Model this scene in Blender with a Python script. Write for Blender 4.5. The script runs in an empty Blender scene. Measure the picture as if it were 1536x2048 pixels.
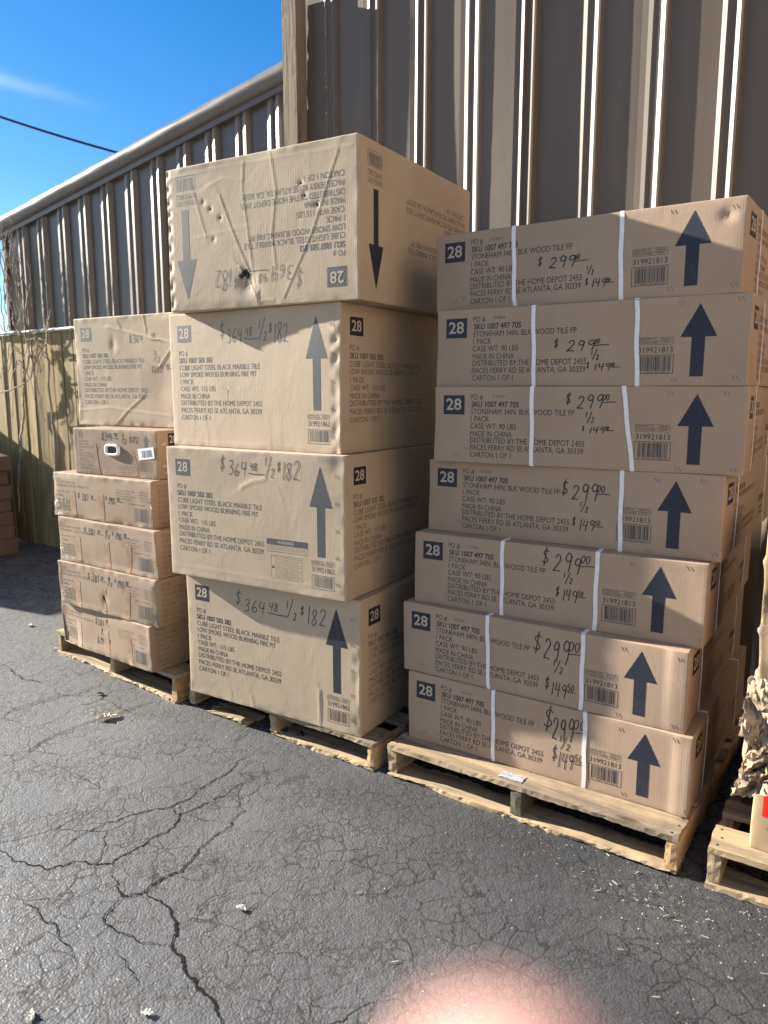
import bpy, bmesh, math, random
import numpy as np
from mathutils import Vector, Matrix
from math import radians, sin, cos, pi

# ------------------------------------------------------------------ camera, sky, sun, exposure
scene = bpy.context.scene
COL = scene.collection
CAM_H = 1.42
cam_data = bpy.data.cameras.new("camera")
cam = bpy.data.objects.new("camera", cam_data)
COL.objects.link(cam)
cam.location = (0, 0, CAM_H)
cam.rotation_euler = (radians(90 - 9.17), 0, 0)
cam_data.sensor_fit = 'VERTICAL'
cam_data.sensor_height = 36.0
cam_data.lens = 26.76
cam_data.clip_start = 0.004
cam_data.clip_end = 800
cam_data.dof.use_dof = True
cam_data.dof.focus_distance = 2.9
cam_data.dof.aperture_fstop = 3.9
scene.camera = cam

SUN_EL = radians(21.1)
SUN_H = Vector((-0.9042, 0.4274, 0)).normalized()
SUN_DIR = Vector((SUN_H.x * cos(SUN_EL), SUN_H.y * cos(SUN_EL), sin(SUN_EL)))
world = bpy.data.worlds.new("World")
scene.world = world
world.use_nodes = True
wn = world.node_tree
wn.nodes.clear()
sky = wn.nodes.new("ShaderNodeTexSky")
sky.sky_type = 'NISHITA'
sky.sun_disc = False
sky.sun_elevation = SUN_EL
sky.sun_rotation = math.atan2(SUN_H.x, SUN_H.y)
sky.altitude = 200
sky.air_density = 1.0
sky.dust_density = 0.25
sky.ozone_density = 3.0
bg = wn.nodes.new("ShaderNodeBackground")
bg.inputs[1].default_value = 0.05
wo = wn.nodes.new("ShaderNodeOutputWorld")
# a faint high streak of cirrus, laid out by sky direction
tc = wn.nodes.new("ShaderNodeTexCoord")
def wmath(op, a, b=None):
    n = wn.nodes.new("ShaderNodeMath"); n.operation = op
    for i, v in enumerate((a, b)):
        if v is None: continue
        if isinstance(v, (int, float)): n.inputs[i].default_value = v
        else: wn.links.new(v, n.inputs[i])
    return n.outputs[0]
def wdot(vec):
    n = wn.nodes.new("ShaderNodeVectorMath"); n.operation = 'DOT_PRODUCT'
    wn.links.new(tc.outputs['Generated'], n.inputs[0]); n.inputs[1].default_value = vec
    return n.outputs['Value']
d1 = Vector((-0.430, 0.846, 0.3205)).normalized(); d2 = Vector((-0.325, 0.893, 0.3085)).normalized()
nv = d1.cross(d2).normalized(); along = (d2 - d1).normalized()
wnz = wn.nodes.new("ShaderNodeTexNoise"); wnz.inputs['Scale'].default_value = 14; wnz.inputs['Detail'].default_value = 5
wn.links.new(tc.outputs['Generated'], wnz.inputs['Vector'])
off = wmath('ADD', wdot(nv), wmath('MULTIPLY', wmath('SUBTRACT', wnz.outputs[0], 0.5), 0.018))
g1 = wmath('POWER', 2.718, wmath('MULTIPLY', wmath('POWER', wmath('DIVIDE', off, 0.0065), 2.0), -1.0))
al = wmath('SUBTRACT', wdot(along), d1.dot(along) - 0.02)
fade = wmath('SUBTRACT', 1.0, wmath('MULTIPLY', wmath('ABSOLUTE', al), 6.2))
fade = wmath('MAXIMUM', fade, 0.0)
mask = wmath('MULTIPLY', wmath('MULTIPLY', g1, fade), wmath('MULTIPLY', wnz.outputs[0], 0.36))
mix = wn.nodes.new("ShaderNodeMixRGB"); mix.inputs[2].default_value = (7.5, 8.0, 9.0, 1)
wn.links.new(mask, mix.inputs[0])
hs = wn.nodes.new("ShaderNodeHueSaturation"); hs.inputs['Hue'].default_value = 0.506
north = wmath('MAXIMUM', wmath('MINIMUM', wmath('ADD', wmath('MULTIPLY', wdot((0.0, 0.95, 0.31)), 0.9), 0.25), 1.0), 0.0)
wn.links.new(wmath('ADD', wmath('MULTIPLY', north, 0.37), 1.0), hs.inputs['Saturation'])
wn.links.new(wmath('SUBTRACT', 1.06, wmath('MULTIPLY', north, 0.10)), hs.inputs['Value'])
wn.links.new(sky.outputs[0], hs.inputs['Color'])
wn.links.new(hs.outputs[0], mix.inputs[1])
wn.links.new(mix.outputs[0], bg.inputs[0])
wn.links.new(bg.outputs[0], wo.inputs[0])

sun_data = bpy.data.lights.new("sun", 'SUN')
sun_data.energy = 5.0
sun_data.angle = radians(0.55)
sun_data.color = (1.0, 0.93, 0.80)
sun = bpy.data.objects.new("sun", sun_data)
COL.objects.link(sun)
sun.rotation_euler = SUN_DIR.to_track_quat('Z', 'Y').to_euler()
sun.location = SUN_DIR * 40

scene.view_settings.view_transform = 'Standard'
scene.view_settings.look = 'None'
scene.view_settings.gamma = 1
scene.view_settings.use_curve_mapping = False
scene.view_settings.exposure = 2.0
scene.cycles.max_bounces = 10
scene.cycles.diffuse_bounces = 6
scene.cycles.transparent_max_bounces = 12

# ------------------------------------------------------------------ frame of the yard
# r runs along the wall to the right, n points out of the wall towards the viewer
WY = radians(33.5)
RV = Vector((cos(WY), -sin(WY), 0)); NV = Vector((-sin(WY), -cos(WY), 0))
def rnz(r, n, z=0.0): return RV * r + NV * n + Vector((0, 0, z))

# ------------------------------------------------------------------ helpers
def tag(o, label=None, cat=None, group=None, kind=None):
    if label: o['label'] = label
    if cat: o['category'] = cat
    if group: o['group'] = group
    if kind: o['kind'] = kind
    return o
def empty(name, loc=(0, 0, 0), rz=0.0):
    o = bpy.data.objects.new(name, None); COL.objects.link(o)
    o.location = loc; o.rotation_euler = (0, 0, rz); o.empty_display_size = 0.1
    return o
def mesh_obj(name, verts, faces, mat, parent=None, smooth=False, loc=None, rz=None):
    me = bpy.data.meshes.new(name)
    me.from_pydata([tuple(v) for v in verts], [], [tuple(f) for f in faces])
    if smooth: me.polygons.foreach_set('use_smooth', [True] * len(me.polygons))
    me.update()
    o = bpy.data.objects.new(name, me); COL.objects.link(o)
    for m in (mat if isinstance(mat, (list, tuple)) else [mat]): me.materials.append(m)
    if parent: o.parent = parent
    if loc is not None: o.location = loc
    if rz is not None: o.rotation_euler = (0, 0, rz)
    return o
class MB:
    def __init__(s): s.v = []; s.f = []
    def add(s, v, f):
        b = len(s.v); s.v += [tuple(p) for p in v]; s.f += [tuple(i + b for i in q) for q in f]
    def box(s, lo, hi):
        x0, y0, z0 = lo; x1, y1, z1 = hi
        s.add([(x0,y0,z0),(x1,y0,z0),(x1,y1,z0),(x0,y1,z0),(x0,y0,z1),(x1,y0,z1),(x1,y1,z1),(x0,y1,z1)],
              [(0,3,2,1),(4,5,6,7),(0,1,5,4),(1,2,6,5),(2,3,7,6),(3,0,4,7)])
    def tube(s, pts, radii, k=6):
        pts = [Vector(p) for p in pts]
        if isinstance(radii, (int, float)): radii = [radii] * len(pts)
        rings = []
        up = Vector((0.13, 0.31, 0.94))
        for i, p in enumerate(pts):
            t = (pts[min(i+1, len(pts)-1)] - pts[max(i-1, 0)]).normalized()
            a = t.cross(up)
            if a.length < 1e-3: a = t.cross(Vector((1, 0, 0)))
            a.normalize(); b = t.cross(a)
            rings.append([p + (a * cos(2*pi*j/k) + b * sin(2*pi*j/k)) * radii[i] for j in range(k)])
        v = [q for r in rings for q in r]; f = []
        for i in range(len(pts) - 1):
            for j in range(k):
                f.append((i*k + j, i*k + (j+1) % k, (i+1)*k + (j+1) % k, (i+1)*k + j))
        f.append(tuple(range(k-1, -1, -1))); f.append(tuple((len(pts)-1)*k + j for j in range(k)))
        s.add(v, f)
    def build(s, name, mat, parent=None, smooth=False, loc=None, rz=None):
        return mesh_obj(name, s.v, s.f, mat, parent, smooth, loc, rz)

def hash3(i, j, k, seed):
    h = np.sin(i * 127.1 + j * 311.7 + k * 74.7 + seed * 53.3) * 43758.5453
    return h - np.floor(h)
def vnoise(P, scale, seed=0.0):
    """smooth value noise in [-1, 1] for an Nx3 array"""
    Q = np.asarray(P, float) * scale
    I = np.floor(Q); F = Q - I; F = F * F * (3 - 2 * F)
    out = 0
    for a in (0, 1):
        for b in (0, 1):
            for c in (0, 1):
                w = (F[:,0] if a else 1-F[:,0]) * (F[:,1] if b else 1-F[:,1]) * (F[:,2] if c else 1-F[:,2])
                out = out + w * hash3(I[:,0]+a, I[:,1]+b, I[:,2]+c, seed)
    return out * 2 - 1
def seg_dist(U, pl):
    d = np.full(len(U), 1e9); side = np.zeros(len(U))
    for (x0, y0), (x1, y1) in zip(pl[:-1], pl[1:]):
        e = np.array([x1-x0, y1-y0]); L2 = e @ e + 1e-12
        t = np.clip(((U[:,0]-x0)*e[0] + (U[:,1]-y0)*e[1]) / L2, 0, 1)
        dx = U[:,0] - (x0 + t*e[0]); dy = U[:,1] - (y0 + t*e[1])
        q = np.hypot(dx, dy); m = q < d
        d[m] = q[m]; side[m] = np.sign(dx*e[1] - dy*e[0])[m]
    return d, side

# ------------------------------------------------------------------ materials
MATS = {}
def new_mat(name):
    m = bpy.data.materials.new(name); m.use_nodes = True
    nt = m.node_tree; nt.nodes.clear()
    out = nt.nodes.new("ShaderNodeOutputMaterial"); bs = nt.nodes.new("ShaderNodeBsdfPrincipled")
    nt.links.new(bs.outputs[0], out.inputs[0])
    return m, nt, bs, out
def N(nt, typ, **kw):
    n = nt.nodes.new("ShaderNode" + typ)
    for k, v in kw.items():
        if k in n.inputs: 
            try: n.inputs[k].default_value = v
            except Exception: nt.links.new(v, n.inputs[k])
        else: setattr(n, k, v)
    return n
def noise(nt, vec, scale, detail=4, rough=0.55, dist=0.0):
    n = N(nt, "TexNoise"); n.inputs['Scale'].default_value = scale; n.inputs['Detail'].default_value = detail
    n.inputs['Roughness'].default_value = rough; n.inputs['Distortion'].default_value = dist
    nt.links.new(vec, n.inputs['Vector']); return n.outputs[0]
def mapping(nt, scale=(1,1,1), src='Object', rot=(0,0,0)):
    t = N(nt, "TexCoord"); m = N(nt, "Mapping"); m.inputs['Scale'].default_value = scale; m.inputs['Rotation'].default_value = rot
    nt.links.new(t.outputs[src], m.inputs['Vector']); return m.outputs[0]
def ramp(nt, fac, stops):
    r = N(nt, "ValToRGB"); nt.links.new(fac, r.inputs[0])
    el = r.color_ramp.elements
    while len(el) < len(stops): el.new(0.5)
    for e, (p, c) in zip(el, stops):
        e.position = p; e.color = (*c, 1) if len(c) == 3 else c
    return r.outputs[0]
def mixc(nt, fac, a, b, mode='MIX'):
    m = N(nt, "MixRGB"); m.blend_type = mode
    for i, v in zip((0, 1, 2), (fac, a, b)):
        if isinstance(v, (int, float)): m.inputs[i].default_value = v
        elif isinstance(v, (tuple, list)): m.inputs[i].default_value = (*v, 1) if len(v) == 3 else v
        else: nt.links.new(v, m.inputs[i])
    return m.outputs[0]
def mth(nt, op, a, b=None, clamp=False):
    n = N(nt, "Math"); n.operation = op; n.use_clamp = clamp
    for i, v in enumerate((a, b)):
        if v is None: continue
        if isinstance(v, (int, float)): n.inputs[i].default_value = v
        else: nt.links.new(v, n.inputs[i])
    return n.outputs[0]
def bump(nt, bs, h, strength, dist, prev=None):
    b = N(nt, "Bump"); b.inputs['Strength'].default_value = strength; b.inputs['Distance'].default_value = dist
    nt.links.new(h, b.inputs['Height'])
    if prev is not None: nt.links.new(prev, b.inputs['Normal'])
    nt.links.new(b.outputs[0], bs.inputs['Normal']); return b.outputs[0]

def cardboard(name, base, rough=0.72, flute=0.25, stain=0.5, seed=0.0, flute_axis='X'):
    m, nt, bs, _ = new_mat(name)
    v = mapping(nt); 
    big = noise(nt, v, 2.2, 5, 0.6, 0.4)
    mid = noise(nt, v, 11, 4, 0.6)
    fib = noise(nt, mapping(nt, (260, 260, 34)), 1.0, 3, 0.6)
    fib2 = noise(nt, mapping(nt, (30, 30, 320)), 1.0, 2, 0.6)
    b = Vector(base)
    c = ramp(nt, big, [(0.25, b * (1 - 0.22 * stain)), (0.55, b), (0.8, b * (1 + 0.12 * stain))])
    c = mixc(nt, mth(nt, 'MULTIPLY', mid, 0.35 * stain), c, tuple(b * 0.78))
    c = mixc(nt, mth(nt, 'MULTIPLY', fib, 0.22), c, tuple(b * 0.72))
    # scuffs: sparse pale rubbed streaks and a few darker smears
    sc = noise(nt, mapping(nt, (3, 3, 16)), 1.6, 6, 0.7, 0.8)
    scm = ramp(nt, sc, [(0.62, (0,0,0)), (0.74, (1,1,1))])
    c = mixc(nt, mth(nt, 'MULTIPLY', scm, 0.38 * stain), c, tuple(min(1, x * 1.28) for x in b))
    dk = noise(nt, mapping(nt, (5, 5, 4)), 1.3, 6, 0.75, 1.0)
    dkm = ramp(nt, dk, [(0.58, (0,0,0)), (0.74, (1,1,1))])
    c = mixc(nt, mth(nt, 'MULTIPLY', dkm, 0.30 * stain), c, tuple(b * 0.55))
    nt.links.new(c, bs.inputs['Base Color'])
    bs.inputs['Roughness'].default_value = rough
    bs.inputs['Specular IOR Level'].default_value = 0.35
    w = N(nt, "TexWave"); w.wave_type = 'BANDS'; w.bands_direction = flute_axis; w.inputs['Scale'].default_value = 42
    w.inputs['Distortion'].default_value = 1.2; w.inputs['Detail'].default_value = 2; w.inputs['Detail Scale'].default_value = 0.4
    nt.links.new(v, w.inputs['Vector'])
    n1 = bump(nt, bs, w.outputs[1], flute, 0.0006)
    n2 = bump(nt, bs, fib2, 0.25, 0.0006, n1)
    lump = noise(nt, v, 7, 5, 0.6, 0.6)
    bump(nt, bs, lump, 0.14, 0.010, n2)
    return m
def plain(name, col, rough=0.5, spec=0.5, metallic=0.0, nscale=30, var=0.15, bmp=0.0, bdist=0.002):
    m, nt, bs, _ = new_mat(name)
    v = mapping(nt); f = noise(nt, v, nscale, 4)
    b = Vector(col)
    nt.links.new(ramp(nt, f, [(0.3, b * (1 - var)), (0.7, b * (1 + var))]), bs.inputs['Base Color'])
    bs.inputs['Roughness'].default_value = rough; bs.inputs['Specular IOR Level'].default_value = spec
    bs.inputs['Metallic'].default_value = metallic
    if bmp: bump(nt, bs, f, bmp, bdist)
    return m
def printed_ink(name, col, wear=0.3, under=(0.38, 0.27, 0.17), rough=0.55):
    """ink on cardboard, worn through in specks"""
    m, nt, bs, _ = new_mat(name)
    v = mapping(nt)
    f = noise(nt, mapping(nt, (170, 170, 120)), 1.0, 4, 0.7)
    g = noise(nt, v, 5, 3)
    k = mth(nt, 'MULTIPLY', ramp(nt, mth(nt, 'ADD', f, mth(nt, 'MULTIPLY', mth(nt, 'SUBTRACT', g, 0.5), 0.5)), [(0.5, (0,0,0)), (0.75, (1,1,1))]), wear)
    nt.links.new(mixc(nt, k, col, under), bs.inputs['Base Color'])
    bs.inputs['Roughness'].default_value = rough; bs.inputs['Specular IOR Level'].default_value = 0.4
    return m
def wood(name, base, dark, axis=0, weather=0.5, bmp=0.5, rough=0.8):
    m, nt, bs, _ = new_mat(name)
    s = [28, 28, 28]; s[axis] = 1.6
    v = mapping(nt, tuple(s)); f = noise(nt, v, 1.0, 7, 0.62, 0.6)
    s2 = [120, 120, 120]; s2[axis] = 4
    f2 = noise(nt, mapping(nt, tuple(s2)), 1.0, 3, 0.6)
    g = noise(nt, mapping(nt), 4.5, 5, 0.6)
    b = Vector(base); d = Vector(dark)
    c = ramp(nt, f, [(0.28, d), (0.5, b), (0.72, b * 1.15)])
    c = mixc(nt, mth(nt, 'MULTIPLY', f2, 0.35), c, tuple(d))
    gm = ramp(nt, g, [(0.5, (0,0,0)), (0.7, (1,1,1))])
    c = mixc(nt, mth(nt, 'MULTIPLY', gm, weather), c, tuple(d * 0.8 + Vector((0.03, 0.03, 0.03))))
    if weather > .6:
        ws = [9, 9, 9]; ws[axis] = .9
        wk = ramp(nt, noise(nt, mapping(nt, tuple(ws)), 1.0, 6, 0.7, 0.5), [(0.46, (0,0,0)), (0.66, (1,1,1))])
        c = mixc(nt, mth(nt, 'MULTIPLY', wk, 0.65), c, (0.13, 0.115, 0.095))
        kn = N(nt, 'TexVoronoi'); ks = [9, 9, 9]; ks[axis] = 3.4
        nt.links.new(mapping(nt, tuple(ks)), kn.inputs['Vector']); kn.inputs['Scale'].default_value = 1.0
        c = mixc(nt, ramp(nt, kn.outputs['Distance'], [(0.06, (.85,)*3), (0.16, (0,0,0))]), c, (0.06, 0.038, 0.02))
    # each board its own tint
    oi = N(nt, "ObjectInfo")
    hv = N(nt, "HueSaturation"); nt.links.new(c, hv.inputs['Color'])
    nt.links.new(mth(nt, 'ADD', mth(nt, 'MULTIPLY', oi.outputs['Random'], 0.35), 0.82), hv.inputs['Value'])
    nt.links.new(hv.outputs[0], bs.inputs['Base Color'])
    bs.inputs['Roughness'].default_value = rough; bs.inputs['Specular IOR Level'].default_value = 0.25
    n1 = bump(nt, bs, f, bmp, 0.004)
    bump(nt, bs, f2, bmp * 0.7, 0.0015, n1)
    return m

KR = cardboard("carton_kraft_clean", (0.370, 0.270, 0.188), flute=0.12, stain=0.75)
KM = cardboard("carton_kraft_pale", (0.440, 0.348, 0.248), flute=0.13, stain=0.95)
KL = cardboard("carton_kraft_scuffed", (0.285, 0.205, 0.140), flute=0.2, stain=1.2)
KQ = cardboard("carton_kraft_light", (0.37, 0.26, 0.155), flute=0.08, stain=0.8)
KP = cardboard("carton_brown_old", (0.175, 0.115, 0.082), flute=0.25, stain=1.0)
INK = printed_ink("print_navy", (0.014, 0.018, 0.034), 0.12)
INKM = printed_ink("print_navy_faded_sheen", (0.060, 0.066, 0.075), 0.16, (0.40, 0.30, 0.2), 0.5)  # faded navy; the grey sheen of grazing sun is mixed into the ink colour
INKX = printed_ink("print_worn", (0.10, 0.085, 0.07), 0.75, (0.40, 0.28, 0.18), 0.6)
PALE = printed_ink("number_pale", (0.43, 0.34, 0.26), 0.2, (0.2, 0.16, 0.12), 0.7)
PEN = printed_ink("marker_black", (0.016, 0.016, 0.022), 0.15, (0.3, 0.22, 0.14), 0.45)
PENM = printed_ink("marker_grey", (0.095, 0.088, 0.085), 0.5, (0.40, 0.30, 0.2), 0.5)
PENS = printed_ink("marker_soft", (0.045, 0.043, 0.045), 0.4, (0.40, 0.30, 0.2), 0.5)
STRAP = plain("strap_white", (0.72, 0.70, 0.70), 0.38, 0.5, nscale=60, var=0.08)
TAPE = plain("tape_tan", (0.30, 0.19, 0.115), 0.32, 0.5, nscale=25, var=0.25, bmp=0.6, bdist=0.002)
WHITEP = plain("white_plastic", (0.78, 0.78, 0.76), 0.35, 0.5, var=0.04)
STICK = plain("white_sticker", (0.80, 0.82, 0.86), 0.5, 0.4, var=0.04)
DARK = plain("carton_inside_dark", (0.035, 0.03, 0.028), 0.9, 0.1)
REDTAPE = plain("red_tape", (0.62, 0.02, 0.012), 0.35, 0.5)
STAPLE = plain("staple_copper", (0.22, 0.15, 0.11), 0.4, 0.5, metallic=0.6)
PAPER = plain("torn_paper", (0.33, 0.25, 0.17), 0.85, 0.2, nscale=15, var=0.75, bmp=1.0, bdist=0.004)
def clear_wrap():
    m, nt, bs, out = new_mat("clear_wrap")
    nt.nodes.remove(bs)
    t = N(nt, "BsdfTransparent"); g = N(nt, "BsdfGlossy"); g.inputs['Roughness'].default_value = 0.16
    g.inputs['Color'].default_value = (0.95, 0.95, 0.95, 1); t.inputs['Color'].default_value = (0.93, 0.93, 0.92, 1)
    v = mapping(nt, (9, 9, 4)); f = noise(nt, v, 1.6, 4, 0.6, 3.0)
    b = N(nt, "Bump"); b.inputs['Strength'].default_value = 1.0; b.inputs['Distance'].default_value = 0.02
    nt.links.new(f, b.inputs['Height']); nt.links.new(b.outputs[0], g.inputs['Normal'])
    mx = N(nt, "MixShader")
    nt.links.new(ramp(nt, f, [(0.50, (0.015,)*3), (0.72, (0.16,)*3)]), mx.inputs[0])
    nt.links.new(t.outputs[0], mx.inputs[1]); nt.links.new(g.outputs[0], mx.inputs[2]); nt.links.new(mx.outputs[0], out.inputs[0])
    return m
WRAP = clear_wrap()
PW = [wood("pallet_wood_along", (0.40, 0.30, 0.18), (0.12, 0.095, 0.07), 0, 0.9, 0.9),
      wood("pallet_wood_across", (0.38, 0.285, 0.175), (0.13, 0.10, 0.07), 1, 0.8, 0.8)]
PWDARK = wood("stringer_dark", (0.15, 0.135, 0.095), (0.05, 0.05, 0.035), 1, 0.5, 0.8)
PWORANGE = wood("stringer_wood", (0.44, 0.29, 0.15), (0.20, 0.12, 0.06), 1, 0.35, 0.7)
def plank_tint(m):
    nt = m.node_tree; bs = next(n for n in nt.nodes if n.type == 'BSDF_PRINCIPLED'); src = bs.inputs['Base Color'].links[0].from_socket
    f = noise(nt, mapping(nt, (5.2, 0.2, 0.12)), 1.0, 1, 0.4)
    nt.links.new(mixc(nt, mth(nt, 'MULTIPLY', ramp(nt, f, [(0.35, (0,0,0)), (0.65, (1,1,1))]), 0.55), src, (0.22, 0.175, 0.095)), bs.inputs['Base Color'])
    return m
FENCEW = wood("fence_wood", (0.375, 0.285, 0.125), (0.15, 0.105, 0.05), 2, 0.5, 0.9)
plank_tint(FENCEW)
POSTW = wood("post_wood", (0.25, 0.205, 0.15), (0.09, 0.07, 0.05), 2, 0.5, 0.7)
BARK = plain("vine_bark", (0.30, 0.25, 0.20), 0.85, 0.2, nscale=60, var=0.35, bmp=0.5)
def metal_paint(name, col, rough, vert=True):
    m, nt, bs, _ = new_mat(name)
    f = noise(nt, mapping(nt, (9, 9, 0.7)), 1.0, 5, 0.6, 0.3); g = noise(nt, mapping(nt), 1.3, 4)
    sp = noise(nt, mapping(nt), 90, 2, 0.5)
    b = Vector(col)
    c = ramp(nt, f, [(0.3, b * 0.82), (0.55, b), (0.8, b * 1.16)])
    c = mixc(nt, mth(nt, 'MULTIPLY', g, 0.25), c, tuple(b * 0.75))
    c = mixc(nt, mth(nt, 'MULTIPLY', ramp(nt, sp, [(0.72, (0,0,0)), (0.8, (1,1,1))]), 0.4), c, tuple(b * 0.5))
    nt.links.new(c, bs.inputs['Base Color'])
    bs.inputs['Roughness'].default_value = rough; bs.inputs['Specular IOR Level'].default_value = 0.5
    n1 = bump(nt, bs, noise(nt, mapping(nt, (1, 1, 0.25)), 2.2, 2, 0.4), 0.12, 0.03)
    bump(nt, bs, noise(nt, mapping(nt), 140, 2), 0.06, 0.001, n1)
    return m
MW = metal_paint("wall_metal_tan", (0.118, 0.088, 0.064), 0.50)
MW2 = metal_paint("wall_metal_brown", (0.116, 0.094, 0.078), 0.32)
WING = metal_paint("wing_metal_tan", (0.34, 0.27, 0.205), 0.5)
TRIM = metal_paint("rake_metal", (0.15, 0.13, 0.12), 0.34)
GALV = metal_paint("flashing_metal", (0.5, 0.5, 0.48), 0.4)
ROOFM = metal_paint("roof_metal", (0.35, 0.34, 0.33), 0.4)

def asphalt():
    m, nt, bs, _ = new_mat("asphalt")
    v = mapping(nt)
    big = noise(nt, v, 0.9, 5, 0.6, 0.3); mid = noise(nt, v, 5, 5, 0.65, 0.4)
    fine = noise(nt, v, 95, 4, 0.7); agg = N(nt, "TexVoronoi"); agg.inputs['Scale'].default_value = 150; nt.links.new(v, agg.inputs['Vector'])
    c = ramp(nt, big, [(0.3, (0.044, 0.047, 0.054)), (0.5, (0.064, 0.068, 0.077)), (0.72, (0.098, 0.101, 0.107))])
    c = mixc(nt, mth(nt, 'MULTIPLY', mid, 0.5), c, (0.040, 0.040, 0.043))
    c = mixc(nt, mth(nt, 'MULTIPLY', ramp(nt, fine, [(0.55, (0,0,0)), (0.75, (1,1,1))]), 0.45), c, (0.18, 0.18, 0.18))
    sp = ramp(nt, noise(nt, v, 210, 2, 0.5), [(0.70, (0,0,0)), (0.76, (1,1,1))])
    c = mixc(nt, mth(nt, 'MULTIPLY', sp, 0.7), c, (0.42, 0.41, 0.38))
    st = ramp(nt, noise(nt, v, 2.6, 5, 0.6, 0.9), [(0.64, (0,0,0)), (0.72, (1,1,1))])
    c = mixc(nt, mth(nt, 'MULTIPLY', st, 0.55), c, (0.022, 0.022, 0.024))
    # dust and pale sandy patches
    du = ramp(nt, noise(nt, v, 1.7, 6, 0.7, 0.6), [(0.5, (0,0,0)), (0.72, (1,1,1))])
    c = mixc(nt, mth(nt, 'MULTIPLY', du, 0.45), c, (0.150, 0.147, 0.143))
    # glare painted into the colour: paler towards -x, darker by the right pallets
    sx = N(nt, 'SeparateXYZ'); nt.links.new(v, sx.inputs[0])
    glare = mth(nt, 'ADD', mth(nt, 'MULTIPLY', sx.outputs[0], -0.42), mth(nt, 'ADD', mth(nt, 'MULTIPLY', mth(nt, 'SUBTRACT', big, 0.5), 1.1), 0.30), True)
    c = mixc(nt, mth(nt, 'MULTIPLY', glare, 0.62), mixc(nt, 1.0, c, (0.86, 0.86, 0.88), 'MULTIPLY'), (0.18, 0.182, 0.186))
    # crazing: two sizes of cracks with warped edges
    wob = N(nt, "TexNoise"); wob.inputs['Scale'].default_value = 7; wob.inputs['Detail'].default_value = 5; wob.inputs['Roughness'].default_value = 0.62
    nt.links.new(v, wob.inputs['Vector'])
    vm = N(nt, "VectorMath"); vm.operation = 'SCALE'; vm.inputs['Scale'].default_value = 0.085
    nt.links.new(wob.outputs['Color'], vm.inputs[0])
    va = N(nt, "VectorMath"); va.operation = 'ADD'; nt.links.new(v, va.inputs[0]); nt.links.new(vm.outputs[0], va.inputs[1])
    def cracks(scale, lo, hi, maskscale, m0, m1, rnd=1.0):
        vo = N(nt, "TexVoronoi"); vo.feature = 'DISTANCE_TO_EDGE'; vo.inputs['Scale'].default_value = scale; vo.inputs['Randomness'].default_value = rnd
        nt.links.new(va.outputs[0], vo.inputs['Vector'])
        k = ramp(nt, vo.outputs['Distance'], [(lo, (1,1,1)), (hi, (0,0,0))])
        mk = ramp(nt, noise(nt, v, maskscale, 4, 0.6), [(m0, (0,0,0)), (m1, (1,1,1))])
        return mth(nt, 'MULTIPLY', k, mk)
    k1 = cracks(3.0, 0.003, 0.012, 1.1, 0.42, 0.58)
    k2 = cracks(13.0, 0.010, 0.060, 3.1, 0.33, 0.54)
    k3 = cracks(36, 0.04, 0.20, 5.4, 0.36, 0.58)
    allk = mth(nt, 'MAXIMUM', k1, mth(nt, 'MAXIMUM', mth(nt, 'MULTIPLY', k2, 0.8), mth(nt, 'MULTIPLY', k3, 0.65)))
    c = mixc(nt, mth(nt, 'MULTIPLY', allk, 0.95), c, (0.010, 0.009, 0.009))
    nt.links.new(c, bs.inputs['Base Color'])
    nt.links.new(mth(nt, 'ADD', mth(nt, 'MULTIPLY', allk, 0.5), 0.40), bs.inputs['Roughness']); nt.links.new(mth(nt, 'SUBTRACT', 1.0, mth(nt, 'MULTIPLY', allk, 0.95)), bs.inputs['Specular IOR Level'])
    hgt = mth(nt, 'SUBTRACT', mth(nt, 'MULTIPLY', noise(nt, v, 170, 2, 0.5), 0.6), mth(nt, 'MULTIPLY', allk, 0.30))
    n1 = bump(nt, bs, hgt, 0.42, 0.005)
    n2 = bump(nt, bs, agg.outputs['Distance'], 0.35, 0.003, n1)
    bump(nt, bs, noise(nt, v, 26, 2, 0.5), 0.30, 0.010, n2)
    return m
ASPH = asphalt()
CRACK = plain("crack_dark", (0.012, 0.011, 0.011), 0.95, 0.1, nscale=120, var=0.4)

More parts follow.
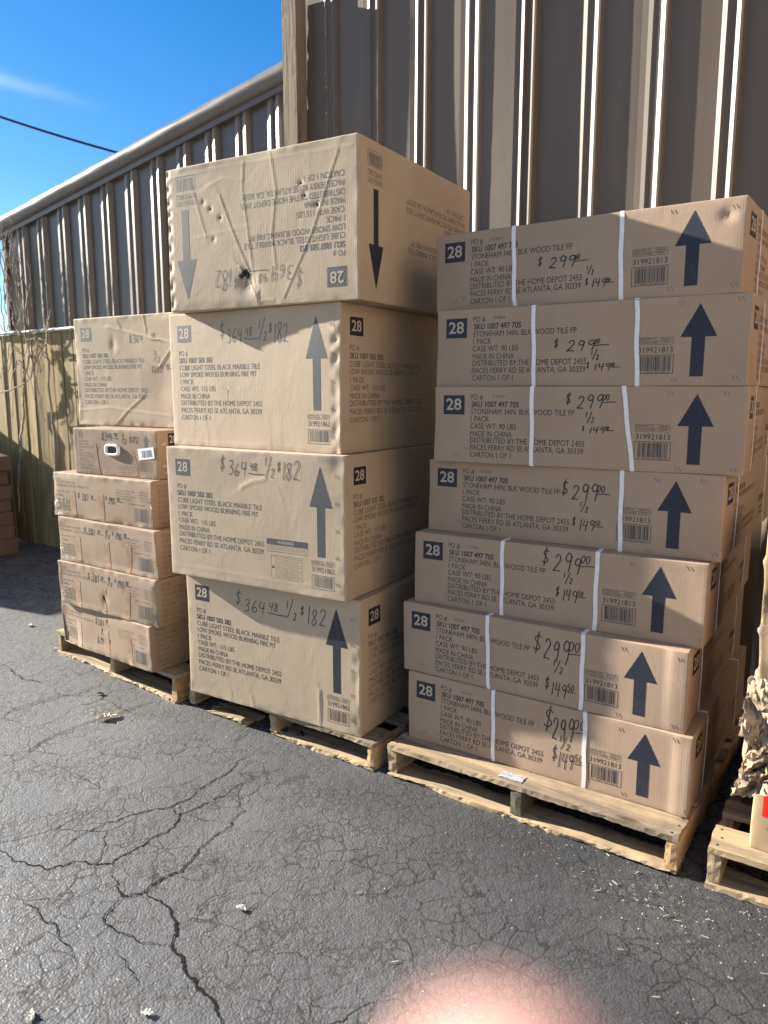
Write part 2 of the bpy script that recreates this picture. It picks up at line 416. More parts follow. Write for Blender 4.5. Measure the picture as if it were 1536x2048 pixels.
# ------------------------------------------------------------------ ground
def ground():
    S = 160.0
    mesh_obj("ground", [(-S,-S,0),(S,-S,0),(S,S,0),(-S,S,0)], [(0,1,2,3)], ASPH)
    tag(bpy.data.objects["ground"], "cracked grey asphalt yard under the pallets", None, None, "structure")
ground()
CR = [[(-1.36,2.33),(-1.195,2.17),(-1.136,2.124),(-1.074,2.101),(-1.013,2.079),(-0.957,2.104),(-0.908,2.12),(-0.865,2.101),(-0.822,2.111),(-0.788,2.163),(-0.754,2.211),(-0.705,2.272),(-0.686,2.344),(-0.692,2.384),(-0.626,2.441),(-0.559,2.51),(-0.537,2.564),(-0.513,2.61)],
[(-1.023,2.137),(-1.004,2.198),(-0.966,2.269),(-0.926,2.321),(-0.864,2.368),(-0.788,2.408),(-0.731,2.429),(-0.672,2.519),(-0.62,2.62),(-0.57,2.708),(-0.527,2.802),(-0.488,2.88)],
[(-0.731,2.429),(-0.714,2.392),(-0.69,2.368)],
[(-0.822,2.111),(-0.81,2.067),(-0.78,2.024),(-0.773,1.995),(-0.741,1.955),(-0.693,1.966),(-0.687,1.975),(-0.664,2.018),(-0.642,2.048),(-0.601,2.067),(-0.587,2.137),(-0.578,2.184),(-0.558,2.219),(-0.52,2.276),(-0.501,2.352),(-0.475,2.392),(-0.5,2.441),(-0.547,2.492)],
[(-0.687,1.975),(-0.649,1.944),(-0.614,1.922),(-0.574,1.869),(-0.554,1.823),(-0.549,1.766),(-0.511,1.724),(-0.499,1.689),(-0.459,1.647),(-0.431,1.607),(-0.401,1.583),(-0.371,1.531),(-0.348,1.474),(-0.31,1.38)],
[(-0.693,1.966),(-0.737,1.944),(-0.755,1.911),(-0.761,1.874),(-0.747,1.838),(-0.691,1.809),(-0.648,1.78),(-0.591,1.77),(-0.549,1.766)],
[(-1.049,1.966),(-0.953,1.9),(-0.921,1.853),(-0.872,1.828),(-0.81,1.761),(-0.765,1.698)],
[(-2.001,3.789),(-1.85,3.643),(-1.727,3.574),(-1.661,3.54)],
[(-1.684,3.151),(-1.626,3.248),(-1.564,3.32),(-1.505,3.38),(-1.419,3.443),(-1.38,3.574)],
[(-1.463,2.708),(-1.402,2.813),(-1.402,2.857),(-1.334,3.022),(-1.246,3.111),(-1.165,3.206),(-1.087,3.291),(-1.009,3.35)],
[(-0.536,1.818),(-0.514,1.9),(-0.476,1.955),(-0.431,1.989)],[(-0.375,1.848),(-0.37,1.9),(-0.341,1.944)],
[(-0.6,1.631),(-0.617,1.664),(-0.692,1.752)],[(-0.631,2.914),(-0.589,2.973),(-0.563,3.01)]]
CRW = [1.0, 0.85, 0.6, 1.0, 1.5, 0.8, 0.6, 1.0, 0.8, 0.8, 0.5, 0.5, 0.5, 0.6]
def cracks():
    rnd = random.Random(5); mb = MB()
    for li, (pl, wf) in enumerate(zip(CR, CRW)):
        pts = [Vector((x, y)) for x, y in pl]
        for it in range(3):                                   # fractal jitter
            q = [pts[0]]
            for a, b in zip(pts[:-1], pts[1:]):
                L = (b - a).length; nrm = Vector((-(b-a).y, (b-a).x)) / (L + 1e-9)
                q += [(a + b) / 2 + nrm * L * rnd.uniform(-0.16, 0.16), b]
            pts = q
        v = []; f = []; n = len(pts)
        for i, p in enumerate(pts):
            t = (pts[min(i+1, n-1)] - pts[max(i-1, 0)]).normalized(); nrm = Vector((-t.y, t.x))
            w = wf * rnd.uniform(0.0010, 0.0036) * (0.25 + 0.75 * min(1, 4 * min(i, n-1-i) / n))
            e = rnd.uniform(-0.0015, 0.0015); z = 0.0015 + 0.0002 * li
            v += [(*(p + nrm * (w + e)), z), (*(p - nrm * (w - e)), z)]
        for i in range(n - 1): f.append((2*i, 2*i+1, 2*i+3, 2*i+2))
        mb.add(v, f)
    o = mb.build("asphalt_cracks", CRACK); tag(o, "long dark open cracks running through the asphalt", None, None, "structure")
cracks()

# ------------------------------------------------------------------ text and handwriting as flat meshes
_tc = {}
def text_mesh(s, bold=False):
    key = (s, bold)
    if key in _tc: return _tc[key]
    cu = bpy.data.curves.new("lettering", 'FONT'); cu.body = s; cu.resolution_u = 3
    cu.offset = 0.018 if bold else -0.002
    o = bpy.data.objects.new("lettering", cu); COL.objects.link(o)
    dg = bpy.context.evaluated_depsgraph_get(); dg.update()
    me = bpy.data.meshes.new_from_object(o.evaluated_get(dg))
    v = np.array([(p.co.x, p.co.y) for p in me.vertices]); f = [tuple(p.vertices) for p in me.polygons]
    bpy.data.objects.remove(o); bpy.data.curves.remove(cu); bpy.data.meshes.remove(me)
    _tc[key] = (v, f); return _tc[key]
_cap = text_mesh("H")[0]; CAP = _cap[:,1].max() - _cap[:,1].min()
class Flat:
    """collects flat shapes in face coordinates (u right, v up, metres)"""
    def __init__(s): s.v = []; s.f = []
    def poly(s, pts):
        b = len(s.v); s.v += [tuple(p) for p in pts]; s.f.append(tuple(range(b, b + len(pts)))); return s
    def rect(s, u0, v0, u1, v1): return s.poly([(u0,v0),(u1,v0),(u1,v1),(u0,v1)])
    def frame(s, u0, v0, u1, v1, t):
        s.rect(u0, v0, u1, v0+t); s.rect(u0, v1-t, u1, v1); s.rect(u0, v0+t, u0+t, v1-t); s.rect(u1-t, v0+t, u1, v1-t); return s
    def text(s, t, u0, vc, width, cap, bold=False, slant=0.0):
        v, f = text_mesh(t, bold)
        x0, x1 = v[:,0].min(), v[:,0].max(); sx = width / (x1 - x0); sy = cap / CAP
        b = len(s.v)
        y = v[:,1] * sy; s.v += [(u0 + (a - x0) * sx + slant * yy, vc - cap/2 + yy) for a, yy in zip(v[:,0], y)]
        s.f += [tuple(i + b for i in q) for q in f]; return s
    def stroke(s, pts, w):
        P = [Vector(p) for p in pts]; n = len(P)
        if n < 2: return s
        b = len(s.v)
        for i in range(n):
            t = (P[min(i+1,n-1)] - P[max(i-1,0)])
            if t.length < 1e-9: t = Vector((1, 0))
            t.normalize(); q = Vector((-t.y, t.x)) * w / 2
            s.v += [tuple(P[i] + q), tuple(P[i] - q)]
        for i in range(n - 1): s.f.append((b+2*i, b+2*i+1, b+2*i+3, b+2*i+2))
        return s
    def rot180(s, w, h): s.v = [(w - a, h - b) for a, b in s.v]; return s
    def flat_rot(s, cu, cv, ang):
        c, q = cos(ang), sin(ang); s.v = [(cu + (a-cu)*c - (b-cv)*q, cv + (a-cu)*q + (b-cv)*c) for a, b in s.v]; return s
GL = {  # hand-drawn strokes, unit height, width ~0.6
 '0': [[(.35,1),(.1,.8),(.05,.4),(.2,.03),(.42,.1),(.55,.5),(.5,.85),(.33,1)]],
 '1': [[(.25,1),(.22,.5),(.2,0)]],
 '2': [[(.08,.78),(.2,.97),(.42,.95),(.48,.72),(.3,.38),(.05,.05),(.25,.08),(.55,.02)]],
 '3': [[(.1,.92),(.35,1),(.5,.82),(.35,.58),(.2,.55),(.42,.48),(.52,.25),(.35,.02),(.08,.06)]],
 '4': [[(.15,1),(.08,.55),(.3,.48),(.55,.55)],[(.5,1),(.45,.5),(.42,0)]],
 '5': [[(.5,.98),(.15,.95),(.12,.58),(.38,.6),(.5,.3),(.35,.03),(.05,.05)]],
 '6': [[(.42,1),(.15,.6),(.08,.25),(.25,.0),(.48,.15),(.42,.42),(.12,.3)]],
 '7': [[(.05,.92),(.5,.97),(.35,.5),(.25,0)]],
 '8': [[(.5,.88),(.3,1),(.12,.82),(.3,.55),(.5,.25),(.3,0),(.08,.2),(.3,.52),(.5,.8),(.42,.97)]],
 '9': [[(.5,.85),(.28,1),(.08,.75),(.25,.55),(.48,.72),(.5,.9),(.46,.4),(.38,0)]],
 '$': [[(.52,.78),(.3,.88),(.12,.7),(.3,.5),(.5,.3),(.3,.12),(.05,.22)],[(.33,1.08),(.28,.5),(.26,-.08)]],
 '/': [[(.5,1.05),(.3,.5),(.05,-.1)]], '-': [[(0,.0),(.5,.03),(1.1,.06)]], ' ': [],
}
def smooth_pts(pl, k=5):
    P = [Vector(p) for p in pl]; out = []
    for i in range(len(P) - 1):
        p0 = P[max(i-1,0)]; p1 = P[i]; p2 = P[i+1]; p3 = P[min(i+2,len(P)-1)]
        for j in range(k):
            t = j / k
            out.append(0.5 * ((2*p1) + (p2-p0)*t + (2*p0-5*p1+4*p2-p3)*t*t + (3*p1-p0-3*p2+p3)*t*t*t))
    out.append(P[-1]); return out
def hand(fl, s, u, v, h, rnd, w=0.0036, wid=0.78, slope=0.0, slant=0.12):
    for ch in s:
        if ch == ' ': u += h * 0.35; continue
        hh = h * rnd.uniform(0.9, 1.08); dv = rnd.uniform(-0.05, 0.05) * h
        for st in GL[ch]:
            pts = [(u + (a + slant * b) * hh * wid + rnd.uniform(-.02,.02)*h, v + dv + b * hh + rnd.uniform(-.02,.02)*h) for a, b in st]
            fl.stroke(smooth_pts(pts), w)
        adv = {'1': 0.42, '/': 0.6}.get(ch, 0.74)
        u += h * adv * wid; v += slope * h * adv * wid
    return u, v
def price_297(fl, u0, v0, u1, v1, c1, c2, rnd, cents2="50"):
    """$299.00 over 1/2 over $149.50; (u0,v0)-(u1,v1) is the first line"""
    h = (v1 - v0) * 0.86; wd = (u1 - u0)
    sl = (0.10)
    u, v = hand(fl, "$", u0, v0 + h * 0.28, h * 0.95, rnd, slope=0)
    u, v = hand(fl, "299", u0 + wd * 0.24, v0, h, rnd, wid=wd / (h * 3.9))
    uu, vv = hand(fl, "00", u0 + wd * 0.76, v0 + h * 0.62, h * 0.42, rnd, w=0.003, wid=0.85)
    fl.stroke(smooth_pts([(u0 + wd * 0.76, v0 + h * 0.45), (u0 + wd * 0.9, v0 + h * 0.50), (u1 + wd*0.03, v0 + h * 0.50)]), 0.003)
    (a, b), (c, d) = c1
    h2 = d - b
    hand(fl, "1", a - 0.004, b + h2 * 0.5, h2 * 0.45, rnd, w=0.0028); hand(fl, "/", a + h2*0.02, b + h2*0.08, h2 * 0.9, rnd, w=0.0028, wid=0.8); hand(fl, "2", a + h2 * 0.42, b, h2 * 0.5, rnd, w=0.0028)
    (a, b), (c, d) = c2
    h3 = (d - b) * 0.62; w3 = c - a
    hand(fl, "$", a, b + h3 * 0.35, h3 * 0.9, rnd, w=0.003, wid=0.6)
    hand(fl, "149", a + w3 * 0.2, b, h3 * 1.05, rnd, w=0.003, wid=w3 / (h3 * 3.6))
    hand(fl, cents2, a + w3 * 0.72, b + h3 * 0.6, h3 * 0.48, rnd, w=0.0026, wid=0.8)
    fl.stroke(smooth_pts([(a + w3*0.72, b + h3*0.48), (a + w3*0.9, b + h3*0.5), (c, b + h3*0.52)]), 0.0026)
def price_364(fl, u0, v0, u1, rnd, h=0.062, slope=-0.02, w=0.0034):
    wd = u1 - u0; k = wd / 0.40
    hand(fl, "$", u0, v0 + h * 0.3, h * 1.0, rnd, w=w, wid=0.75*k)
    hand(fl, "364", u0 + 0.042*k, v0, h * 0.85, rnd, w=w, wid=0.85*k)
    hand(fl, "48", u0 + 0.155*k, v0 + h*0.35, h * 0.5, rnd, w=w, wid=0.95*k)
    fl.stroke(smooth_pts([(u0+0.15*k, v0+h*0.18), (u0+0.19*k, v0+h*0.14), (u0+0.232*k, v0+h*0.16)]), w)
    hand(fl, "1", u0 + 0.232*k, v0 + h*0.7, h*0.5, rnd, w=w); hand(fl, "/", u0+0.235*k, v0+h*0.12, h*1.1, rnd, w=w, wid=0.7); hand(fl, "2", u0 + 0.262*k, v0, h*0.55, rnd, w=w)
    hand(fl, "$", u0 + 0.292*k, v0 + h*0.45, h*0.6, rnd, w=w)
    hand(fl, "182", u0 + 0.315*k, v0 - h*0.1, h*1.15, rnd, w=w, wid=0.66*k)

def barcode(fl, u0, v0, u1, v1, rnd, number=False):
    fl.frame(u0, v0, u1, v1, 0.0016)
    a = u0 + (u1-u0)*0.09; end = u1 - (u1-u0)*0.07; top = v1 - 0.004; bot = v0 + 0.008
    while a < end:
        w = rnd.choice([0.0009, 0.0009, 0.0018, 0.0027]); fl.rect(a, bot, min(a+w, end), top); a += w + rnd.choice([0.0011, 0.0018, 0.0026])
    if number: fl.text("3 19921 81300 8", u0+(u1-u0)*0.1, v0+0.0045, (u1-u0)*0.8, 0.004)
def label_table(fl, u0, v0, u1, v1, sp=0.62):
    fl.frame(u0, v0, u1, v1, 0.0009); um = u0 + (u1-u0)*sp; fl.rect(u0, (v0+v1)/2-0.0004, u1, (v0+v1)/2+0.0005)
    hh = (v1-v0)
    for (a, b, t, q) in ((u0, 0.75, "DEPARTMENT NO.", 0.5), (um, 0.75, "VENDOR", 0.3), (u0, 0.28, "STORE SKU NUMBER", 0.55), (um, 0.28, "ITEM", 0.25)):
        fl.text(t, a + 0.003, v0 + hh*b, (u1-u0)*q, hh*0.24)

# ------------------------------------------------------------------ cartons
class Carton:
    def __init__(s, name, w, d, h, fx, fy, yaw, z0, mat, rad=0.006, step=0.012, warp=0.003, edge=0.002, seed=1.0, marks=()):
        s.w, s.d, s.h, s.rad, s.warp, s.edge, s.seed, s.marks = w, d, h, rad, warp, edge, seed, list(marks)
        a = radians(yaw)
        back = Vector((sin(a), cos(a), 0))
        s.root = empty(name, Vector((fx, fy, z0)) + back * d / 2, -a)
        s.mat = mat; s.step = step
        s.body()
    def deform(s, P, offs=0.0):
        P = np.asarray(P, float); half = np.array([s.w/2, s.d/2, s.h/2]); c = np.array([0, 0, s.h/2])
        L = P - c; r = s.rad
        q = np.clip(L, -half + r, half - r); v = L - q; ln = np.linalg.norm(v, axis=1, keepdims=True) + 1e-12
        nrm = v / ln; X = q + nrm * r
        tot = np.zeros(len(P))
        ex = 1 - np.abs(L) / half                                     # 0 at an edge
        side = (np.abs(nrm[:, 2]) < 0.5)
        u_in = np.minimum(1, np.minimum(half[0]-np.abs(L[:,0]), 1e9)/0.05)
        # slow bow of the panels
        bow = np.where(np.abs(nrm[:,1]) > 0.7, (1-(L[:,0]/half[0])**2), (1-(L[:,1]/half[1])**2)) * (1-(L[:,2]/half[2])**2)
        tot += side * s.warp * (0.8 * bow + 0.9 * vnoise(P, 4.5, s.seed) + 0.16 * vnoise(P, 13, s.seed + 3))
        fr = nrm[:, 1] < -0.6; rt = nrm[:, 0] > 0.6
        Uf = np.stack([P[:,0] + s.w/2, P[:,2]], 1); Us = np.stack([P[:,1] + s.d/2, P[:,2]], 1)
        for mk in s.marks:
            face = mk[0]; sel = fr if face == 'f' else rt; U = Uf if face == 'f' else Us
            if not sel.any(): continue
            t = np.zeros(len(P))
            if mk[1] == 'crease':
                dist, sd = seg_dist(U[sel], mk[2]); A, W = mk[3] * 0.25, mk[4] * 0.56
                tt = A * (np.exp(-(dist/W)**2) + 0.55 * sd * np.exp(-dist/(3*W)) * (dist/W) * 0.35)
                t[sel] = tt
            elif mk[1] == 'dent':
                (cu, cv), ru, rv, A = mk[2:6]
                k = ((U[sel,0]-cu)/ru)**2 + ((U[sel,1]-cv)/rv)**2
                t[sel] = 0.5 * A * np.exp(-k) 
            elif mk[1] == 'step':
                u0, A = mk[2:4]; x = U[sel,0]
                t[sel] = A / (1 + np.exp(-(x-u0)/0.0015)) * (1 + 0.6*np.sin(U[sel,1]*9+s.seed))
            elif mk[1] == 'scallop':
                u0, u1, per, A = mk[2:6]; x = U[sel,0]; wgt = np.clip(1-np.abs(x-(u0+u1)/2)/(abs(u1-u0)/2), 0, 1)
                t[sel] = A * wgt * (np.sin(U[sel,1]*2*pi/per + 3*vnoise(P[sel], 9, s.seed)) * (.6 + .5*vnoise(P[sel], 5, s.seed+2)) - 0.4)
            tot += t
        X = X + nrm * (tot[:, None] + offs)
        # rubbed, slightly soft edges
        k = (np.abs(v) > r * 0.25).sum(1)
        near = np.exp(-(np.sort(half - np.abs(L), axis=1)[:, 1] / 0.02) ** 2)
        for ax in range(3):
            amp = s.edge * (0.35 if ax == 2 else 1.0)
            X[:, ax] += near * amp * (vnoise(P, 6, s.seed + 11 + ax) + 0.28 * vnoise(P, 27, s.seed + 17 + ax))
        if not offs: X[:, 2] = np.clip(X[:, 2], -half[2], half[2])
        return X + c
    def grid(s, L):
        r = s.rad; n = max(2, int(round((L - 2*r) / s.step)))
        return np.concatenate([[0, r*0.3, r*0.65], np.linspace(r, L-r, n+1), [L-r*0.65, L-r*0.3, L]])
    def body(s):
        ax = [s.grid(s.w) - s.w/2, s.grid(s.d) - s.d/2, s.grid(s.h)]
        idx = {}; V = []; F = []
        n = [len(a) for a in ax]
        def vid(i, j, k):
            key = (i, j, k)
            if key not in idx: idx[key] = len(V); V.append((ax[0][i], ax[1][j], ax[2][k]))
            return idx[key]
        for i in range(n[0]-1):
            for k in range(n[2]-1):
                F.append((vid(i,0,k), vid(i+1,0,k), vid(i+1,0,k+1), vid(i,0,k+1)))
                J = n[1]-1; F.append((vid(i,J,k), vid(i,J,k+1), vid(i+1,J,k+1), vid(i+1,J,k)))
        for j in range(n[1]-1):
            for k in range(n[2]-1):
                I = n[0]-1; F.append((vid(I,j,k), vid(I,j+1,k), vid(I,j+1,k+1), vid(I,j,k+1)))
                F.append((vid(0,j,k), vid(0,j,k+1), vid(0,j+1,k+1), vid(0,j+1,k)))
        for i in range(n[0]-1):
            for j in range(n[1]-1):
                K = n[2]-1; F.append((vid(i,j,K), vid(i+1,j,K), vid(i+1,j+1,K), vid(i,j+1,K)))
                F.append((vid(i,j,0), vid(i,j+1,0), vid(i+1,j+1,0), vid(i+1,j,0)))
        s.obj = mesh_obj("carton_body", s.deform(V), F, s.mat, s.root, True)
    def put(s, name, flat, mat, face='f', off=0.00035, parent=None, maxlen=0.011, thick=0.0, label=None):
        """lays a flat shape on a face so that it follows every bend of the cardboard"""
        bm = bmesh.new()
        vs = [bm.verts.new((a, b, 0)) for a, b in flat.v]
        for f in flat.f:
            try: bm.faces.new([vs[i] for i in f])
            except ValueError: pass
        bmesh.ops.triangulate(bm, faces=bm.faces[:])
        for _ in range(7):
            es = [e for e in bm.edges if e.calc_length() > maxlen]
            if not es: break
            bmesh.ops.subdivide_edges(bm, edges=es, cuts=1)
            bmesh.ops.triangulate(bm, faces=[f for f in bm.faces if len(f.verts) > 3])
        bmesh.ops.recalc_face_normals(bm, faces=bm.faces[:])
        bm.verts.index_update()
        U = np.array([(v.co.x, v.co.y) for v in bm.verts]); F = [tuple(v.index for v in f.verts) for f in bm.faces]
        bm.free()
        fw = s.w if face == 'f' else s.d
        U[:,0] = np.clip(U[:,0], 0, fw); U[:,1] = np.clip(U[:,1], 0, s.h)
        if face == 'f': P = np.stack([U[:,0] - s.w/2, np.full(len(U), -s.d/2), U[:,1]], 1)
        else: P = np.stack([np.full(len(U), s.w/2), U[:,0] - s.d/2, U[:,1]], 1)
        V = s.deform(P, off)
        if thick:
            n0 = len(V); V2 = s.deform(P, off + thick); V = np.concatenate([V, V2])
            cnt = {}
            for f in F:
                for a, b in zip(f, f[1:] + f[:1]): cnt[(a, b)] = 1
            F2 = [tuple(i + n0 for i in f) for f in F] + [tuple(reversed(f)) for f in F]
            for (a, b) in cnt:
                if (b, a) not in cnt: F2.append((a, b, b + n0, a + n0))
            F = F2
        o = mesh_obj(name, V, F, mat, parent or s.root, bool(thick))
        if label: o['label'] = label
        return o
    def strap(s, ua, ub, w, mat, sideways=False):
        """a plastic band running up the front (or side), over the top and a little way under"""
        r = s.rad; D = s.w if sideways else s.d; path = [(0, t) for t in np.linspace(0, s.h, 17)]
        path = [(.06, 0), (.03, 0), (r, 0), (r*.4, 0)] + path + [(r*.4, s.h), (r, s.h)] + [(t, s.h) for t in np.linspace(.03, D - r, 12)]
        P = []
        for (dep, z) in path:
            u = ub + (ua - ub) * z / s.h + 0.0012 * sin(z * 38 + ua * 9)
            for q in (-.5, -.17, .17, .5):
                if sideways: P.append((s.w/2 - dep, u - s.d/2 + q*w, z))
                else: P.append((u - s.w/2 + q*w, -s.d/2 + dep, z))
        n = len(path); V = np.concatenate([s.deform(P, .0003), s.deform(P, .0017)]); o = 4*n; F = []
        for i in range(n-1):
            for q in range(3): a = 4*i+q; F += [(o+a, o+a+1, o+a+5, o+a+4), (a, a+4, a+5, a+1)]
            a = 4*i; F += [(a, o+a, o+a+4, a+4), (a+3, a+7, o+a+7, o+a+3)]
        F += [(0, 1, o+1, o), (1, 2, o+2, o+1), (2, 3, o+3, o+2)]
        return mesh_obj("strap", V, F, mat, s.root, False)

def badge(c, u0, v0, u1, v1, face='f', ink=INK, flip=False, worn=False):
    w = c.w if face == 'f' else c.d
    a = Flat().rect(u0, v0, u1, v1); b = Flat().text("28", u0 + (u1-u0)*0.13, (v0+v1)/2 + (v1-v0)*0.03, (u1-u0)*0.72, (v1-v0)*0.56, True)
    if flip: a.rot180(w, c.h); b.rot180(w, c.h)
    o = c.put("number_badge", a, ink, face)
    c.put("number", b, PALE, face, 0.0007, o)

TXR = [("PO #", .139, .2255, .045, 0), ("SKU 1007 497 705", .142, .201, .171, 1), ("STONEHAM 34IN. BLK WOOD TILE FP", .141, .1765, .360, 0), ("1 PACK", .140, .1515, .068, 0),
       ("CASE WT: 90 LBS", .139, .127, .166, 0), ("MADE IN CHINA", .139, .101, .152, 0), ("DISTRIBUTED BY:THE HOME DEPOT 2455", .139, .0785, .398, 0),
       ("PACES FERRY RD SE ATLANTA, GA 30339", .139, .0540, .395, 0), ("CARTON 1 OF 1", .139, .0290, .149, 0)]
TXM = [("PO #", .055, .3785, .051, 0), ("SKU 1007 503 382", .055, .350, .194, 1), ("CUBE LIGHT STEEL BLACK MARBLE TILE", .055, .3205, .449, 0), ("LOW SMOKE WOOD BURNING FIRE PIT", .055, .293, .430, 0),
       ("1 PACK", .057, .2635, .077, 0), ("CASE WT:  115 LBS", .057, .2355, .203, 0), ("MADE IN CHINA", .056, .2055, .170, 0), ("DISTRIBUTED BY:THE HOME DEPOT 2455", .056, .1785, .455, 0),
       ("PACES FERRY RD SE ATLANTA, GA 30339", .056, .148, .452, 0), ("CARTON 1 OF 1", .056, .118, .168, 0)]

def dress_R(c, straps, price, rnd, side_straps):
    badge(c, .036, .165, .116, .231)
    t = Flat()
    for s, u, v, w, b in TXR: t.text(s, u, v, w, 0.0182, bool(b))
    c.put("printed_text", t, INK)
    t = Flat(); t.text("0TT60206", .215 + rnd.uniform(-.01,.01), .2275, .045, 0.0085); c.put("stamped_number", t, INKX)
    a = Flat().poly([(.867,.238),(.816,.1425),(.918,.1425)]).rect(.848,.028,.8855,.1425); c.put("arrow", a, INK)
    l = Flat(); label_table(l, .694, .123, .797, .145); l.text("319921813", .696, .108, .101, 0.0165); barcode(l, .693, .037, .801, .093, rnd, True)
    c.put("barcode_label", l, INK)
    p = Flat(); price_297(p, *price[0], price[1], price[2], rnd); c.put("price_writing", p, PEN, off=0.0006)
    for (ua, ub) in straps: c.strap(ua, ub, 0.0135, STRAP)
    for ua in side_straps: c.strap(ua, ua - .006, 0.011, STRAP, True)
    st = Flat()
    for (cu, cv) in ((.79, .236), (.955, .238), (.80, .018), (.975, .022), (.058, .03), (.118, .045)):
        cu += rnd.uniform(-.02, .02); cv += rnd.uniform(-.006, .006)
        for k in (0, 1): st.stroke([(cu + k*.011, cv + .007), (cu + k*.011 + .008, cv - .006)], 0.0022)
    c.put("staples", st, STAPLE, off=0.0005)
    # right-hand side panel
    badge(c, .060, .165, .150, .231, 's')
    t = Flat()
    for s, u, v, w, b in TXR: t.text(s, u + .045, v, w * 1.05, 0.0182, bool(b))
    c.put("printed_text", t, INKX, 's')
    t = Flat().rect(.70, .10, .84, .125).rect(.72, .05, .80, .06).rect(.72, .07, .81, .08); c.put("warning_panel", t, INKX, 's')

PALR = "wood tile fire pit cartons stacked on the right pallet"
RB = [  # fx, fy, yaw, z0, straps (top u, bottom u), price boxes, label
 (0.596,2.507,35.2,1.690, [(.297,.307),(.655,.663)], ((.386,.113,.549,.152), ((.555,.085),(.575,.114)), ((.549,.044),(.641,.083))), "topmost carton of the right stack, sunlit and dented at its upper right corner", (.24,.80)),
 (0.612,2.474,32.3,1.429, [(.355,.364),(.686,.697)], ((.428,.111,.602,.150), ((.555,.083),(.579,.114)), ((.538,.048),(.644,.083))), "second carton from the top of the right stack, its white straps close to the label", (.27,.82)),
 (0.612,2.460,30.5,1.168, [(.357,.363),(.652,.691)], ((.47,.191,.626,.24), ((.541,.146),(.569,.182)), ((.528,.113),(.63,.146))), "third carton from the top of the right stack, right strap slanting down beside the barcode", (.22,.83)),
 (0.584,2.498,33.7,0.907, [(.702,.707)], ((.503,.154,.663,.215), ((.574,.115),(.607,.151)), ((.547,.056),(.651,.11))), "middle carton of the right stack, the only one with a single white strap", (.23,.84)),
 (0.538,2.467,32.2,0.646, [(.345,.349),(.672,.673)], ((.485,.18,.661,.25), ((.568,.144),(.595,.182)), ((.539,.086),(.641,.146))), "third carton from the bottom of the right stack, all of its front in shade", (.22,.82)),
 (0.491,2.448,33.6,0.385, [(.342,.351),(.682,.683)], ((.51,.148,.673,.236), ((.588,.111),(.618,.155)), ((.557,.03),(.664,.106))), "second carton from the bottom of the right stack, arrow and right edge in sunlight", (.20,.82)),
 (0.509,2.428,33.7,0.124, [(.348,.353),(.675,.680)], ((.53,.144,.671,.24), ((.595,.113),(.619,.164)), ((.566,.048),(.674,.138))), "bottom carton of the right stack, resting on the front pallet board", (.22,.80)),
]
RMARK = {0: [('f','dent',(.956,.214),.018,.016,-.014), ('f','crease',[(.969,.25),(.985,.22),(1.0,.188)],.004,.006), ('f','crease',[(.80,.2),(.79,.26)],.0025,.006)],
         5: [('f','step',.952,.0028)], 6: [('f','step',.955,.0028)], 4: [('f','step',.958,.0014)], 2: [('f','step',.975,.001)]}
RD = 1.0
for i, (fx, fy, yaw, z0, straps, pr, lab, ss) in enumerate(RB):
    c = Carton("fire_pit_carton", 1.005, RD, 0.261, fx, fy, yaw, z0, KR, 0.0035, 0.012, 0.0014, 0.0022, 3.1 + i * 1.7, RMARK.get(i, ()))
    tag(c.root, lab, "carton", PALR)
    dress_R(c, straps, pr, random.Random(40 + i), ss)

